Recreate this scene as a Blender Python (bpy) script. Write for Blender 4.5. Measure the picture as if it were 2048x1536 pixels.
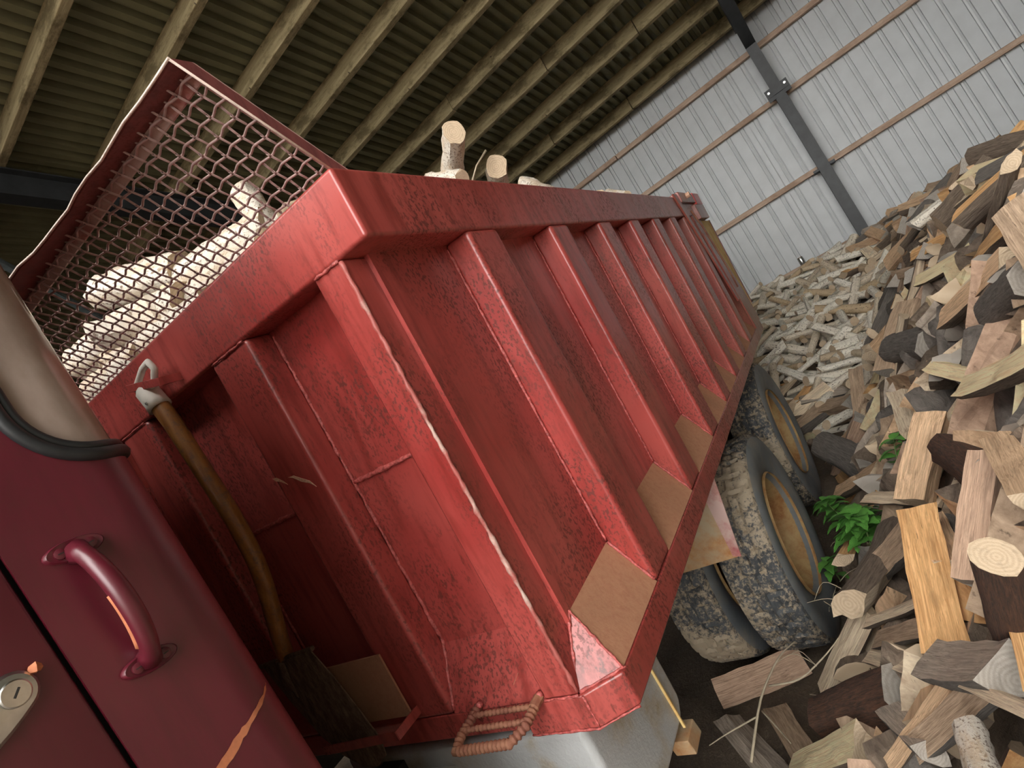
import bpy, bmesh, math, random
from mathutils import Vector, Matrix, Quaternion
import numpy as np

for o in list(bpy.data.objects):
    bpy.data.objects.remove(o, do_unlink=True)
scn = bpy.context.scene
C = scn.collection
R = random.Random(7)

# ------------------------------------------------------------------ camera
CAM_R = ((0.48951514, -0.72606591, -0.4829112), (-0.20697514, 0.44122825, -0.87320039), (0.8470751, 0.52739542, 0.06571031))
CAM_P = Vector((-0.829, -0.636, 1.610))
cd = bpy.data.cameras.new('camera'); cam = bpy.data.objects.new('camera', cd); C.objects.link(cam)
cd.sensor_width = 36.0; cd.lens = 36.0*1157.45/2048; cd.clip_start = 0.05; cd.clip_end = 200
rx, ry, rz = (Vector(r) for r in CAM_R)
m = Matrix((rx, -ry, -rz)).transposed().to_4x4(); m.translation = CAM_P
cam.matrix_world = m
scn.camera = cam

# ------------------------------------------------------------------ light and exposure
scn.view_settings.view_transform = 'Standard'
scn.view_settings.look = 'None'
scn.view_settings.gamma = 1.0
scn.view_settings.use_curve_mapping = False
scn.view_settings.exposure = 2.5
W = bpy.data.worlds.new('overcast_sky'); scn.world = W; W.use_nodes = True
bg = W.node_tree.nodes['Background']
bg.inputs['Color'].default_value = (1.0, 0.985, 0.95, 1); bg.inputs['Strength'].default_value = 1.6

# ------------------------------------------------------------------ helpers
def link(o): C.objects.link(o); return o

class MB:
    def __init__(s): s.v = []; s.f = []; s.mi = []
    def add(s, vs, fs, mi=0):
        n = len(s.v); s.v += [tuple(v) for v in vs]
        for f in fs: s.f.append(tuple(i+n for i in f)); s.mi.append(mi)
        return s
    def box(s, x0, x1, y0, y1, z0, z1, mi=0):
        vs = [(x, y, z) for x in (x0, x1) for y in (y0, y1) for z in (z0, z1)]
        return s.add(vs, [(0,1,3,2),(4,6,7,5),(0,4,5,1),(2,3,7,6),(0,2,6,4),(1,5,7,3)], mi)
    def prism(s, poly, ax, a, b, mi=0):
        """extrude 2D polygon along axis ax from a to b (poly in remaining axes order)"""
        def P(p, t):
            q = list(p); q.insert(ax, t); return tuple(q)
        n = len(poly)
        vs = [P(p, a) for p in poly]+[P(p, b) for p in poly]
        fs = [tuple(range(n)), tuple(range(2*n-1, n-1, -1))]+[(i, i+n, (i+1) % n+n, (i+1) % n) for i in range(n)]
        return s.add(vs, fs, mi)
    def hexa(s, a, b, t):
        """quad a (4 pts) thickened along vector t"""
        vs = [Vector(p) for p in a]; t = Vector(t); vs += [p+t for p in vs]
        return s.add(vs, [(0,1,2,3),(7,6,5,4),(0,4,5,1),(1,5,6,2),(2,6,7,3),(3,7,4,0)])
    def bar(s, p, q, w, h, up=(0,0,1), mi=0):
        p = Vector(p); q = Vector(q); d = (q-p).normalized(); u = Vector(up)
        a = d.cross(u).normalized(); b = a.cross(d).normalized()
        vs = [e+a*i*w/2+b*j*h/2 for e in (p, q) for i in (-1, 1) for j in (-1, 1)]
        return s.add(vs, [(0,1,3,2),(4,6,7,5),(0,4,5,1),(2,3,7,6),(0,2,6,4),(1,5,7,3)], mi)
    def tube(s, path, r, seg=10, cap=True, mi=0, closed=False, flat=None):
        path = [Vector(p) for p in path]; n = len(path)
        rr = r if isinstance(r, (list, tuple)) else [r]*n
        base = len(s.v); prev = None
        for i, p in enumerate(path):
            if closed: d = path[(i+1) % n]-path[i-1]
            else: d = path[min(i+1, n-1)]-path[max(i-1, 0)]
            d.normalize()
            if prev is None:
                a = d.orthogonal().normalized()
            else:
                a = prev-d*prev.dot(d); a.normalize()
            prev = a; b = d.cross(a)
            for k in range(seg):
                t = 2*math.pi*k/seg; s.v.append(tuple(p+a*math.cos(t)*rr[i]+b*math.sin(t)*rr[i]))
        for i in range(n if closed else n-1):
            for k in range(seg):
                j = (i+1) % n
                s.f.append((base+i*seg+k, base+i*seg+(k+1) % seg, base+j*seg+(k+1) % seg, base+j*seg+k)); s.mi.append(mi)
        if cap and not closed:
            s.f.append(tuple(base+k for k in range(seg-1, -1, -1))); s.mi.append(mi)
            s.f.append(tuple(base+(n-1)*seg+k for k in range(seg))); s.mi.append(mi)
        return s
    def lathe(s, prof, seg=64, ax='y', mi=0, close=False):
        """prof: list of (r, h); rotated about local y axis"""
        base = len(s.v); n = len(prof)
        for k in range(seg):
            t = 2*math.pi*k/seg
            for r, h in prof:
                s.v.append((r*math.cos(t), h, r*math.sin(t)))
        for k in range(seg):
            for i in range(n-1):
                a = base+k*n+i; b = base+((k+1) % seg)*n+i
                s.f.append((a, a+1, b+1, b)); s.mi.append(mi)
        return s
    def shift(s, off):
        s.v = [(v[0]-off[0], v[1]-off[1], v[2]-off[2]) for v in s.v]; return s
    def mesh(s, name, mats, smooth=False):
        me = bpy.data.meshes.new(name); me.from_pydata(s.v, [], s.f)
        for mt in (mats if isinstance(mats, (list, tuple)) else [mats]): me.materials.append(mt)
        me.polygons.foreach_set('material_index', s.mi)
        bm = bmesh.new(); bm.from_mesh(me); bmesh.ops.recalc_face_normals(bm, faces=bm.faces); bm.to_mesh(me); bm.free()
        if smooth: me.polygons.foreach_set('use_smooth', [True]*len(me.polygons))
        me.update(); return me
    def build(s, name, mats, parent=None, bevel=0, seg=2, smooth=False, off=None, auto=None):
        if off is not None: s.shift(off)
        o = link(bpy.data.objects.new(name, s.mesh(name, mats, smooth or bevel > 0)))
        if parent: o.parent = parent
        if bevel:
            b = o.modifiers.new('bevel', 'BEVEL'); b.width = bevel; b.segments = seg; b.limit_method = 'ANGLE'; b.angle_limit = math.radians(35); b.harden_normals = True
        if auto:
            fix_auto(o.data, auto)
        return o

def fix_auto(me, deg):
    bm = bmesh.new(); bm.from_mesh(me); a = math.radians(deg)
    for e in bm.edges:
        e.smooth = not (len(e.link_faces) == 2 and e.calc_face_angle(0) > a)
    bm.to_mesh(me); bm.free()
    me.polygons.foreach_set('use_smooth', [True]*len(me.polygons))

def tag(o, label=None, cat=None, group=None, kind=None):
    if label: o['label'] = label
    if cat: o['category'] = cat
    if group: o['group'] = group
    if kind: o['kind'] = kind
    return o
def empty(name, loc=(0,0,0), rot=None):
    o = link(bpy.data.objects.new(name, None)); o.location = loc; o.empty_display_size = .1
    if rot is not None: o.rotation_mode = 'QUATERNION'; o.rotation_quaternion = rot
    return o

# ------------------------------------------------------------------ materials
class NT:
    def __init__(s, name):
        s.m = bpy.data.materials.new(name); s.m.use_nodes = True; s.t = s.m.node_tree; s.b = s.t.nodes['Principled BSDF']
        s.tc = s.t.nodes.new('ShaderNodeTexCoord')
    def n(s, typ, **kw):
        x = s.t.nodes.new(typ)
        for k, v in kw.items(): setattr(x, k, v)
        return x
    def lk(s, a, b): s.t.links.new(a, b)
    def coords(s, scale=(1,1,1), loc=(0,0,0), rot=(0,0,0), src='Object'):
        mp = s.n('ShaderNodeMapping'); mp.inputs['Scale'].default_value = scale; mp.inputs['Location'].default_value = loc; mp.inputs['Rotation'].default_value = rot
        s.lk(s.tc.outputs[src], mp.inputs['Vector']); return mp.outputs['Vector']
    def noise(s, sc, det=4, rough=.55, vec=None, dist=0):
        x = s.n('ShaderNodeTexNoise'); x.inputs['Scale'].default_value = sc; x.inputs['Detail'].default_value = det; x.inputs['Roughness'].default_value = rough; x.inputs['Distortion'].default_value = dist
        s.lk(vec if vec is not None else s.tc.outputs['Object'], x.inputs['Vector']); return x.outputs['Fac']
    def voro(s, sc, vec=None, feat='F1', rnd=1):
        x = s.n('ShaderNodeTexVoronoi', feature=feat); x.inputs['Scale'].default_value = sc; x.inputs['Randomness'].default_value = rnd
        s.lk(vec if vec is not None else s.tc.outputs['Object'], x.inputs['Vector']); return x.outputs['Distance']
    def ramp(s, fac, a, b):
        x = s.n('ShaderNodeMapRange'); x.inputs['From Min'].default_value = a; x.inputs['From Max'].default_value = b; s.lk(fac, x.inputs['Value']); return x.outputs['Result']
    def math(s, op, a, b):
        x = s.n('ShaderNodeMath', operation=op)
        for i, q in enumerate((a, b)):
            if isinstance(q, (int, float)): x.inputs[i].default_value = q
            else: s.lk(q, x.inputs[i])
        return x.outputs[0]
    def mix(s, fac, a, b, blend='MIX'):
        x = s.n('ShaderNodeMix', data_type='RGBA', blend_type=blend)
        for i, q in ((0, fac), (6, a), (7, b)):
            if isinstance(q, (int, float)): x.inputs[i].default_value = q
            elif isinstance(q, tuple): x.inputs[i].default_value = (*q, 1)
            else: s.lk(q, x.inputs[i])
        return x.outputs[2]
    def rnd(s): return s.n('ShaderNodeObjectInfo').outputs['Random']
    def setp(s, key, v):
        i = s.b.inputs[key]
        if isinstance(v, (int, float)): i.default_value = v
        elif isinstance(v, tuple): i.default_value = (*v, 1)
        else: s.lk(v, i)
    def bump(s, h, st=.3, dist=.01):
        x = s.n('ShaderNodeBump'); x.inputs['Strength'].default_value = st; x.inputs['Distance'].default_value = dist; s.lk(h, x.inputs['Height']); s.lk(x.outputs['Normal'], s.b.inputs['Normal'])
    def facz(s):
        g = s.n('ShaderNodeNewGeometry'); sp = s.n('ShaderNodeSeparateXYZ'); s.lk(g.outputs['Normal'], sp.inputs[0]); return sp.outputs['Z']

M = {}
def paint(name, base, light, dark, rough=.34, speck=.6, coat=.15, spec_col=(.10,.022,.015), rear_brown=0):
    t = NT(name)
    big = t.ramp(t.noise(2.2, 3), .35, .68)
    col = t.mix(big, base, light)
    col = t.mix(t.math('MULTIPLY', t.ramp(t.noise(5, 5, .6, t.coords((7,7,.9))), .47, .66), .7), col, dark)      # run-off streaks
    fl = t.ramp(t.noise(150, 3, .55, t.coords((1,1,.6))), .53, .58)
    zone = t.ramp(t.noise(3.1, 4, .6, t.coords((1,1,.7), (3,1,2))), .42, .56)
    sp = t.math('MULTIPLY', t.math('MULTIPLY', fl, zone), speck)
    col = t.mix(sp, col, spec_col)
    med = t.math('MULTIPLY', t.math('MULTIPLY', t.ramp(t.noise(60, 5, .7, t.coords((1,1,.35))), .56, .64), t.ramp(t.noise(2.3, 3, .5, t.coords((1,1,1), (7,3,1))), .45, .6)), speck)
    col = t.mix(med, col, spec_col)
    sc = t.ramp(t.noise(38, 8, .75, t.coords((1,1,1), (9,2,4)), 1.5), .70, .74)
    col = t.mix(t.math('MULTIPLY', sc, .35), col, light)
    if rear_brown:  # patchy brown mixed into the paint, stronger towards the rear
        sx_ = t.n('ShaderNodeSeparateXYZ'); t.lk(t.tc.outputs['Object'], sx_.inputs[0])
        fm = t.math('MULTIPLY', t.ramp(t.math('ADD', t.math('MULTIPLY', sx_.outputs['X'], .16), t.noise(3.5, 6, .65, t.coords((1,1,.6), (5,5,5)))), .42, .95), rear_brown)
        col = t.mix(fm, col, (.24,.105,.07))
    t.setp('Base Color', col)
    t.setp('Roughness', t.math('ADD', t.math('MULTIPLY', sp, .3), t.math('ADD', rough, t.math('MULTIPLY', t.noise(14, 4), .16))))
    t.setp('Coat Weight', coat); t.setp('Coat Roughness', .25); t.setp('Specular IOR Level', .7)
    t.bump(t.math('ADD', t.noise(9, 3), t.math('MULTIPLY', t.noise(120, 2), .12)), .06, .02)
    return t.m
M['red'] = paint('red_bed_paint', (.34,.038,.033), (.46,.085,.072), (.20,.022,.016), .28, .75, .3, rear_brown=.8)
M['guard'] = paint('dusty_maroon_steel', (.17,.038,.035), (.24,.065,.06), (.10,.02,.02), .55, .3)
M['cab'] = paint('maroon_cab_paint', (.115,.007,.019), (.145,.012,.026), (.09,.006,.015), .30, .12, .35)
def simple(name, col, rough=.5, metal=0, var=.25, sc=20, bump=.15, bs=60):
    t = NT(name); n = t.noise(sc, 5)
    t.setp('Base Color', t.mix(t.ramp(n, .3, .7), tuple(c*(1-var) for c in col), tuple(min(1, c*(1+var)) for c in col)))
    t.setp('Roughness', rough); t.setp('Metallic', metal)
    if bump: t.bump(t.noise(bs, 4), bump, .006)
    return t.m
def dusty(name, dust, under, amt=(.30,.62), sc=60):
    t = NT(name)
    n = t.noise(sc, 6, .7, t.coords((1,1,1))); 
    col = t.mix(t.ramp(n, *amt), dust, under)
    col = t.mix(t.math('MULTIPLY', t.ramp(t.noise(7, 3), .35, .7), .5), col, tuple(c*.72 for c in dust))
    t.setp('Base Color', col); t.setp('Roughness', .85); t.bump(n, .35, .004); return t.m
M['dust'] = dusty('sawdust_covered_red_steel', (.46,.225,.125), (.38,.15,.085), (.45,.75))
def rusty(name, paintc, rust1, rust2, thr=(.42,.6), rough=.75):
    t = NT(name); n = t.noise(6, 8, .65)
    r = t.mix(t.ramp(t.noise(45, 5, .7), .35, .7), rust1, rust2)
    t.setp('Base Color', t.mix(t.ramp(n, *thr), paintc, r)); t.setp('Roughness', rough); t.bump(t.noise(80, 4, .7), .4, .004); return t.m
M['rust'] = rusty('orange_rust_plate', (.44,.34,.22), (.40,.16,.045), (.52,.30,.13), (.42,.62))
M['rim'] = rusty('rusty_wheel_rim', (.40,.27,.12), (.24,.10,.03), (.36,.19,.07), (.40,.6))
M['yellow'] = rusty('yellow_rusty_steel', (.80,.60,.26), (.58,.28,.07), (.72,.44,.14), (.45,.7))
M['lamp'] = simple('red_reflector', (.60,.06,.05), .3, 0, .1, 20, 0)
M['flange'] = rusty('faded_pink_flange', (.55,.38,.34), (.40,.11,.12), (.50,.26,.2), (.48,.62))
M['rebar'] = rusty('rusty_rebar', (.22,.075,.05), (.28,.11,.065), (.40,.20,.11), (.4,.6))
M['weld'] = simple('painted_weld_bead', (.46,.10,.09), .24, 0, .45, 120, .5, 200)
M['chipweld'] = rusty('chipped_pale_weld', (.62,.45,.38), (.40,.10,.085), (.46,.13,.11), (.36,.48), .4)
M['tank'] = rusty('grey_steel_tank', (.47,.48,.48), (.34,.27,.17), (.48,.42,.33), (.48,.64), .45)
M['dark'] = simple('dark_oily_steel', (.03,.028,.026), .6)
M['black'] = simple('black_rubber', (.022,.024,.026), .45, 0, .3, 30, .1)
M['blacksteel'] = simple('black_painted_steel', (.028,.031,.034), .5, 0, .3, 9, .05)
M['chrome'] = simple('worn_chrome', (.55,.55,.53), .28, 1, .2, 40, .05)
M['whiteplastic'] = simple('dirty_white_plastic', (.72,.66,.58), .5, 0, .1, 40, .05)
M['orangechip'] = simple('primer_orange', (.60,.21,.10), .7, 0, .15, 90, 0)
M['palechip'] = simple('pale_bare_scratch', (.62,.36,.24), .6, 0, .3, 200, 0)
M['bareedge'] = simple('worn_pale_edge', (.72,.56,.48), .5, 0, .15, 90, .1)
M['greenroof'] = simple('olive_roof_sheet', (.235,.235,.14), .6, 0, .12, 6, .02)
M['sheetdark'] = simple('olive_roof_rib', (.13,.13,.095), .55, 0, .12, 6, .02)
M['wallsheet'] = simple('pale_grey_wall_sheet', (.55,.57,.58), .45, 0, .05, 5, .02)
M['blocksheet'] = simple('brown_olive_added_wall_sheet', (.10,.095,.07), .6, 0, .1, 5, .02)  # for the added light-blocking walls, dark so they bounce little
M['bluegrey'] = simple('blue_grey_steel', (.12,.15,.16), .5)

def glassdust():
    t = NT('dusty_corner_window')
    n = t.ramp(t.noise(9, 6, .6, t.coords((1,1,.5))), .35, .7)
    t.setp('Base Color', t.mix(n, (.34,.25,.20), (.62,.49,.43))); t.setp('Roughness', .12); t.setp('Transmission Weight', .25); t.setp('Alpha', 1)
    t.setp('IOR', 1.45); return t.m
M['glass'] = glassdust()

def dglass():
    t = NT('dark_dirty_glass'); t.setp('Base Color', t.mix(t.ramp(t.noise(6, 5), .4, .7), (.05,.045,.04), (.10,.085,.07))); t.setp('Roughness', .1); return t.m
M['darkglass'] = dglass()
def shovelhandle():
    t = NT('varnished_shovel_handle')
    v = t.coords((1,1,.12)); n = t.noise(70, 5, .6, v)
    c = t.mix(t.ramp(n, .35, .7), (.25,.095,.022), (.40,.18,.05))
    mud = t.ramp(t.noise(60, 6, .7), .50, .66)
    t.setp('Base Color', t.mix(t.math('MULTIPLY', mud, .75), c, (.14,.085,.055))); t.setp('Roughness', .42); t.bump(t.noise(110, 4), .3, .003); return t.m
M['handle'] = shovelhandle()
def blade():
    t = NT('muddy_shovel_blade'); n = t.noise(40, 8, .75, t.coords((1,1.6,.6)))
    t.setp('Base Color', t.mix(t.ramp(n, .42, .66), (.085,.052,.034), (.25,.17,.11))); t.setp('Roughness', .8); t.bump(n, .6, .006); return t.m
M['blade'] = blade()
def tyre():
    t = NT('muddy_tyre_rubber')
    mud = t.noise(52, 7, .75); big = t.noise(3.2, 3)
    f = t.ramp(t.math('ADD', t.math('MULTIPLY', mud, .8), t.math('MULTIPLY', big, .6)), .64, .74)
    rub = t.mix(t.ramp(t.noise(8, 4), .3, .7), (.035,.038,.042), (.085,.092,.098))
    t.setp('Base Color', t.mix(f, rub, (.36,.29,.205))); t.setp('Roughness', .7); t.bump(mud, .45, .008); return t.m
M['tyre'] = tyre()
def tyre_side():
    t = NT('tyre_sidewall_rubber')
    f = t.ramp(t.noise(7, 6, .65), .5, .8)
    rub = t.mix(t.ramp(t.noise(5, 4), .3, .7), (.12,.132,.142), (.21,.22,.222))
    t.setp('Base Color', t.mix(t.math('MULTIPLY', f, .8), rub, (.26,.22,.165))); t.setp('Roughness', .55); t.bump(t.noise(60, 4), .1, .003); return t.m
M['side'] = tyre_side()
def mudmat():
    t = NT('dried_mud'); n = t.noise(70, 6, .7); t.setp('Base Color', t.mix(t.ramp(n, .35, .65), (.20,.155,.105), (.40,.325,.23))); t.setp('Roughness', .9); t.bump(n, .4, .004); return t.m
M['mud'] = mudmat()
def ground():
    t = NT('muddy_bark_litter_ground')
    n = t.noise(3, 6, .6); f = t.noise(45, 6, .7)
    c = t.mix(t.ramp(n, .35, .65), (.085,.058,.038), (.17,.125,.085))
    c = t.mix(t.math('MULTIPLY', t.ramp(f, .5, .7), .6), c, (.24,.185,.13))
    t.setp('Base Color', c); t.setp('Roughness', t.ramp(n, .2, .6)); t.bump(t.math('ADD', f, t.math('MULTIPLY', n, .8)), .8, .03); return t.m
M['ground'] = ground()

def woodmat(name, a, b, bump=.5):
    t = NT(name)
    v = t.coords((1.3, 11, 11)); n = t.noise(1.8, 8, .68, v, .5)
    c = t.mix(t.ramp(n, .34, .64), a, b)
    c = t.mix(t.ramp(t.noise(1.3, 6, .7, t.coords((.8, 26, 26), (2,2,2))), .60, .70), c, tuple(x*.35 for x in a))
    c = t.mix(t.math('MULTIPLY', t.ramp(t.noise(1.5, 4, .6, t.coords((2,3,3), (4,1,0))), .52, .74), .6), c, tuple(x*.55 for x in a))
    k = t.ramp(t.rnd(), 0, 1)
    hsv = t.n('ShaderNodeHueSaturation'); t.lk(c, hsv.inputs['Color']); t.lk(t.math('ADD', t.math('MULTIPLY', k, .4), .8), hsv.inputs['Value'])
    t.setp('Base Color', hsv.outputs['Color']); t.setp('Roughness', .78); t.bump(n, bump, .02); return t.m
WOODS = {'orange': ((0.493,0.233,0.082), (0.880,0.547,0.253)), 'fresh': ((0.789,0.547,0.308), (0.880,0.815,0.515)), 'pale': ((0.517,0.361,0.241), (0.880,0.746,0.538)),
         'tan': ((0.443,0.274,0.154), (0.862,0.594,0.373)), 'pinkbrown': ((0.370,0.233,0.159), (0.665,0.454,0.319)), 'grey': ((0.296,0.239,0.186), (0.592,0.495,0.401)),
         'greybrown': ((0.296,0.198,0.126), (0.616,0.448,0.308)), 'brown': ((0.345,0.186,0.099), (0.554,0.349,0.198))}
for k, (a, b) in WOODS.items(): M['w_'+k] = woodmat('split_wood_'+k, a, b)
def barkmat(name, a, b):
    t = NT(name); v = t.coords((3, 9, 9)); n = t.noise(2.4, 8, .72, v, .6)
    t.setp('Base Color', t.mix(t.ramp(n, .34, .66), a, b)); t.setp('Roughness', .9); t.bump(n, .9, .03); return t.m
M['bark'] = barkmat('brown_bark', (.13,.09,.065), (.34,.26,.19))
M['darkbark'] = barkmat('dark_rusty_bark', (.045,.028,.02), (.22,.095,.05))
M['greybark'] = barkmat('grey_bark', (.13,.11,.095), (.30,.265,.23))
def endmat(name, a, b):
    t = NT(name)
    sp = t.n('ShaderNodeSeparateXYZ'); t.lk(t.tc.outputs['Object'], sp.inputs[0])
    r = t.math('SQRT', t.math('ADD', t.math('MULTIPLY', sp.outputs['Y'], sp.outputs['Y']), t.math('MULTIPLY', sp.outputs['Z'], sp.outputs['Z'])), 0)
    rings = t.math('SINE', t.math('ADD', t.math('MULTIPLY', r, 75), t.math('MULTIPLY', t.noise(4, 3), 8)), 0)
    c = t.mix(t.ramp(rings, -1, 1), a, b)
    c = t.mix(t.math('MULTIPLY', t.ramp(t.noise(9, 5), .5, .7), .4), c, tuple(x*.6 for x in a))
    t.setp('Base Color', c); t.setp('Roughness', .85); t.bump(t.noise(40, 5), .3, .01); return t.m
M['end'] = endmat('sawn_log_end', (.50,.375,.25), (.59,.46,.32))
M['endgrey'] = endmat('weathered_log_end', (.30,.265,.225), (.37,.33,.285))
def birch():
    t = NT('birch_bark')
    v = t.coords((9, 2.2, 2.2)); n = t.noise(3.0, 6, .7, v)
    k = t.rnd()
    c0 = t.mix(t.ramp(k, .45, .95), (.88,.82,.70), (.56,.42,.26))
    c = t.mix(t.ramp(n, .56, .64), c0, (.10,.07,.05))
    c = t.mix(t.math('MULTIPLY', t.ramp(t.noise(2.2, 5, .7, t.coords((1,1,1), (3,3,3))), .52, .68), .7), c, (.33,.235,.15))
    t.setp('Base Color', c); t.setp('Roughness', .7); t.bump(n, .4, .02); return t.m
M['birch'] = birch()
def whitebirch():
    t = NT('white_birch_bark')
    n = t.noise(4.0, 6, .7, t.coords((7, 2.2, 2.2)))
    c = t.mix(t.ramp(n, .54, .60), (.60,.54,.46), (.15,.10,.07))
    c = t.mix(t.math('MULTIPLY', t.ramp(t.noise(2.5, 5, .7, t.coords((1,1,1), (1,5,3))), .46, .62), .7), c, (.50,.37,.24))
    t.setp('Base Color', c); t.setp('Roughness', .6); t.bump(n, .4, .02); return t.m
M['whitebirch'] = whitebirch()
def timber(name, a, b, stain, vec):
    t = NT(name); n = t.noise(3, 7, .65, t.coords(vec))
    c = t.mix(t.ramp(n, .3, .7), a, b)
    s = t.ramp(t.noise(5, 7, .75, t.coords((1,.45,1))), .47, .60)
    c = t.mix(t.math('MULTIPLY', s, .8), c, stain)
    k = t.ramp(t.noise(22, 3), .72, .76); c = t.mix(k, c, (.035,.02,.012))
    t.setp('Base Color', c); t.setp('Roughness', .85); t.bump(n, .3, .01); return t.m
M['purlin'] = timber('mouldy_purlin_wood', (.23,.18,.09), (.42,.34,.19), (.095,.07,.028), (12, .8, 12))
M['girt'] = timber('weathered_girt_board', (.42,.28,.20), (.62,.47,.36), (.36,.24,.17), (12, .8, 12))
def leafmat():
    t = NT('nettle_leaf'); n = t.noise(30, 4)
    t.setp('Base Color', t.mix(t.ramp(n, .3, .7), (.045,.17,.028), (.13,.34,.06))); t.setp('Roughness', .5); t.setp('Subsurface Weight', 0.0); return t.m
M['leaf'] = leafmat()
M['stalk'] = simple('dry_straw', (.50,.42,.30), .8, 0, .2)
M['stem'] = simple('green_stem', (.14,.20,.07), .7)

# ------------------------------------------------------------------ terrain and heap height
def ss(a, b, x):
    t = min(1, max(0, (x-a)/(b-a))); return t*t*(3-2*t)
def smax(a, b, k=.18):
    h = min(1, max(0, .5+.5*(a-b)/k)); return b*(1-h)+a*h+k*h*(1-h)
def base_ground(x): return .14*ss(2.3, 3.6, x)
def pile(x, y):
    g = base_ground(x); r = .05+1.0*(.22-y); r = min(r, 1.5+.08*math.tanh((r-1.5)*2))
    f = ss(-.6, .3, x); r = r*f+g*(1-f)
    b = min(.1+(x-3.6)*.34, 1.52)
    return smax(smax(r, b), g, .08)
def pnormal(x, y, e=.06):
    return Vector((pile(x-e, y)-pile(x+e, y), pile(x, y-e)-pile(x, y+e), 2*e)).normalized()
def gz(x, y):
    return max(base_ground(x)-.012, pile(x, y)-.13)

# ------------------------------------------------------------------ setting: ground, wall, roof
WALLX = 8.31
g = MB(); xs = [-30, -12, -6, -3]+[-2+.14*i for i in range(75)]+[9.5]; ys = [-30, -12, -7]+[-5+.14*i for i in range(72)]+[7, 12, 30]
for x in xs:
    for y in ys:
        q = gz(x, y) if -2.2 < x < 9 and -5.2 < y < 5.2 else (gz(max(-2, min(8.4, x)), max(-5, min(5, y))) if x > -2 and abs(y) < 13 else 0)
        g.v.append((x, y, q + (R.uniform(-.012, .012) if abs(y) < 5 and -2 < x < 9 else 0)))
ny = len(ys)
for i in range(len(xs)-1):
    for j in range(ny-1): g.f.append((i*ny+j, (i+1)*ny+j, (i+1)*ny+j+1, i*ny+j+1)); g.mi.append(0)
tag(g.build('floor', M['ground'], smooth=True), 'muddy brown ground littered with bark inside the shed', kind='structure')

def rz(x): return 5.617-.1*x            # underside of the purlins
YL, YR = -3.4, 14.0
# rear wall: an empty with sheets and girts
wall = empty('wall_rear', (WALLX, 0, 0)); tag(wall, 'pale grey ribbed steel wall behind the heap', kind='structure')
PIT = .2
def sheet_profile(n, pit, w0, w1, h, sub=True):
    """cross section of n ribs: list of (t, depth)"""
    out = [(0, 0)]
    for i in range(n):
        c = (i+.5)*pit
        out += [(c-w0/2, 0), (c-w1/2, h), (c+w1/2, h), (c+w0/2, 0)]
    out.append((n*pit, 0)); return out
pr = [(0, 0)]
for i in range(5):
    for e in (-.026, .026):
        c_ = (i+.5)*PIT+e; pr += [(c_-.007, 0), (c_-.004, .024), (c_+.004, .024), (c_+.007, 0)]
    pr.insert(len(pr)-4, ((i+.5)*PIT, -.004))
pr.append((5*PIT, 0))
shm = MB(); n = len(pr)
for z in (0.0, 5.05):
    for t, h in pr: shm.v.append((h, t, z))
for i in range(n-1): shm.f.append((i, i+1, n+i+1, n+i)); shm.mi.append(0)
shmesh = shm.mesh('wall_sheet', M['wallsheet'])
for k in range(20):
    o = link(bpy.data.objects.new('wall_sheet', shmesh)); o.parent = wall; o.location = (.0, YL+k*1.0+.03, 0); o.scale.y = 1.004
GZ = (1.60, 2.656, 3.73, 4.46)
GIRT = {}
for zi, z in enumerate(GZ+(.55,)):
    y = YL
    while y < YR:
        ln = min(R.uniform(4.6, 5.2), YR-y)
        key = (zi,)
        b = MB().box(-.098, -.03, 0, ln-.012, -.035, .035)
        jit = R.uniform(-.012, .012)
        o = b.build('girt_board', M['girt'], wall, .004, 1); o.location = (0, y, z+jit); o.rotation_euler.x = R.uniform(-.0025, .0025); y += ln
# roof
roof = empty('ceiling', (0, 0, rz(0))); tag(roof, 'olive corrugated roof sheets on mouldy timber purlins', kind='structure')
XF = -2.6
PH, PW = .19, .07
px0 = 8.03; k = 0
while px0-.7275*k > XF:
    x = px0-.7275*k; y = YL; k += 1
    while y < YR:
        ln = min(R.uniform(3.2, 5.4), YR-y)
        b = MB().box(-PW/2, PW/2, 0, ln-.006, 0, PH)
        o = b.build('purlin', M['purlin'], roof, .008, 2); o.location = (x+R.uniform(-.008, .008), y, rz(x)-rz(0)+R.uniform(-.006, .006)); o.rotation_euler = (0, math.atan(.1), R.uniform(-.003, .003)); y += ln
RPIT = 1.092/9
rp = [(-.022, -.006), (-.004, -.006)]+sheet_profile(9, RPIT, .066, .046, .065)
rm = MB(); n = len(rp); zt = PH+.004
for x in (XF-.3, WALLX+.15):
    for t, h in rp: rm.v.append((x, t, rz(x)-rz(0)+zt+h))
for i in range(n-1): rm.f.append((i, i+1, n+i+1, n+i)); rm.mi.append(0)
rmesh = rm.mesh('roof_sheet', [M['greenroof'], M['greenroof']])
for kk in range(18):
    o = link(bpy.data.objects.new('roof_sheet', rmesh)); o.parent = roof; o.location = (0, 2.845-1.092*6+kk*1.092, 0)

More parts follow.
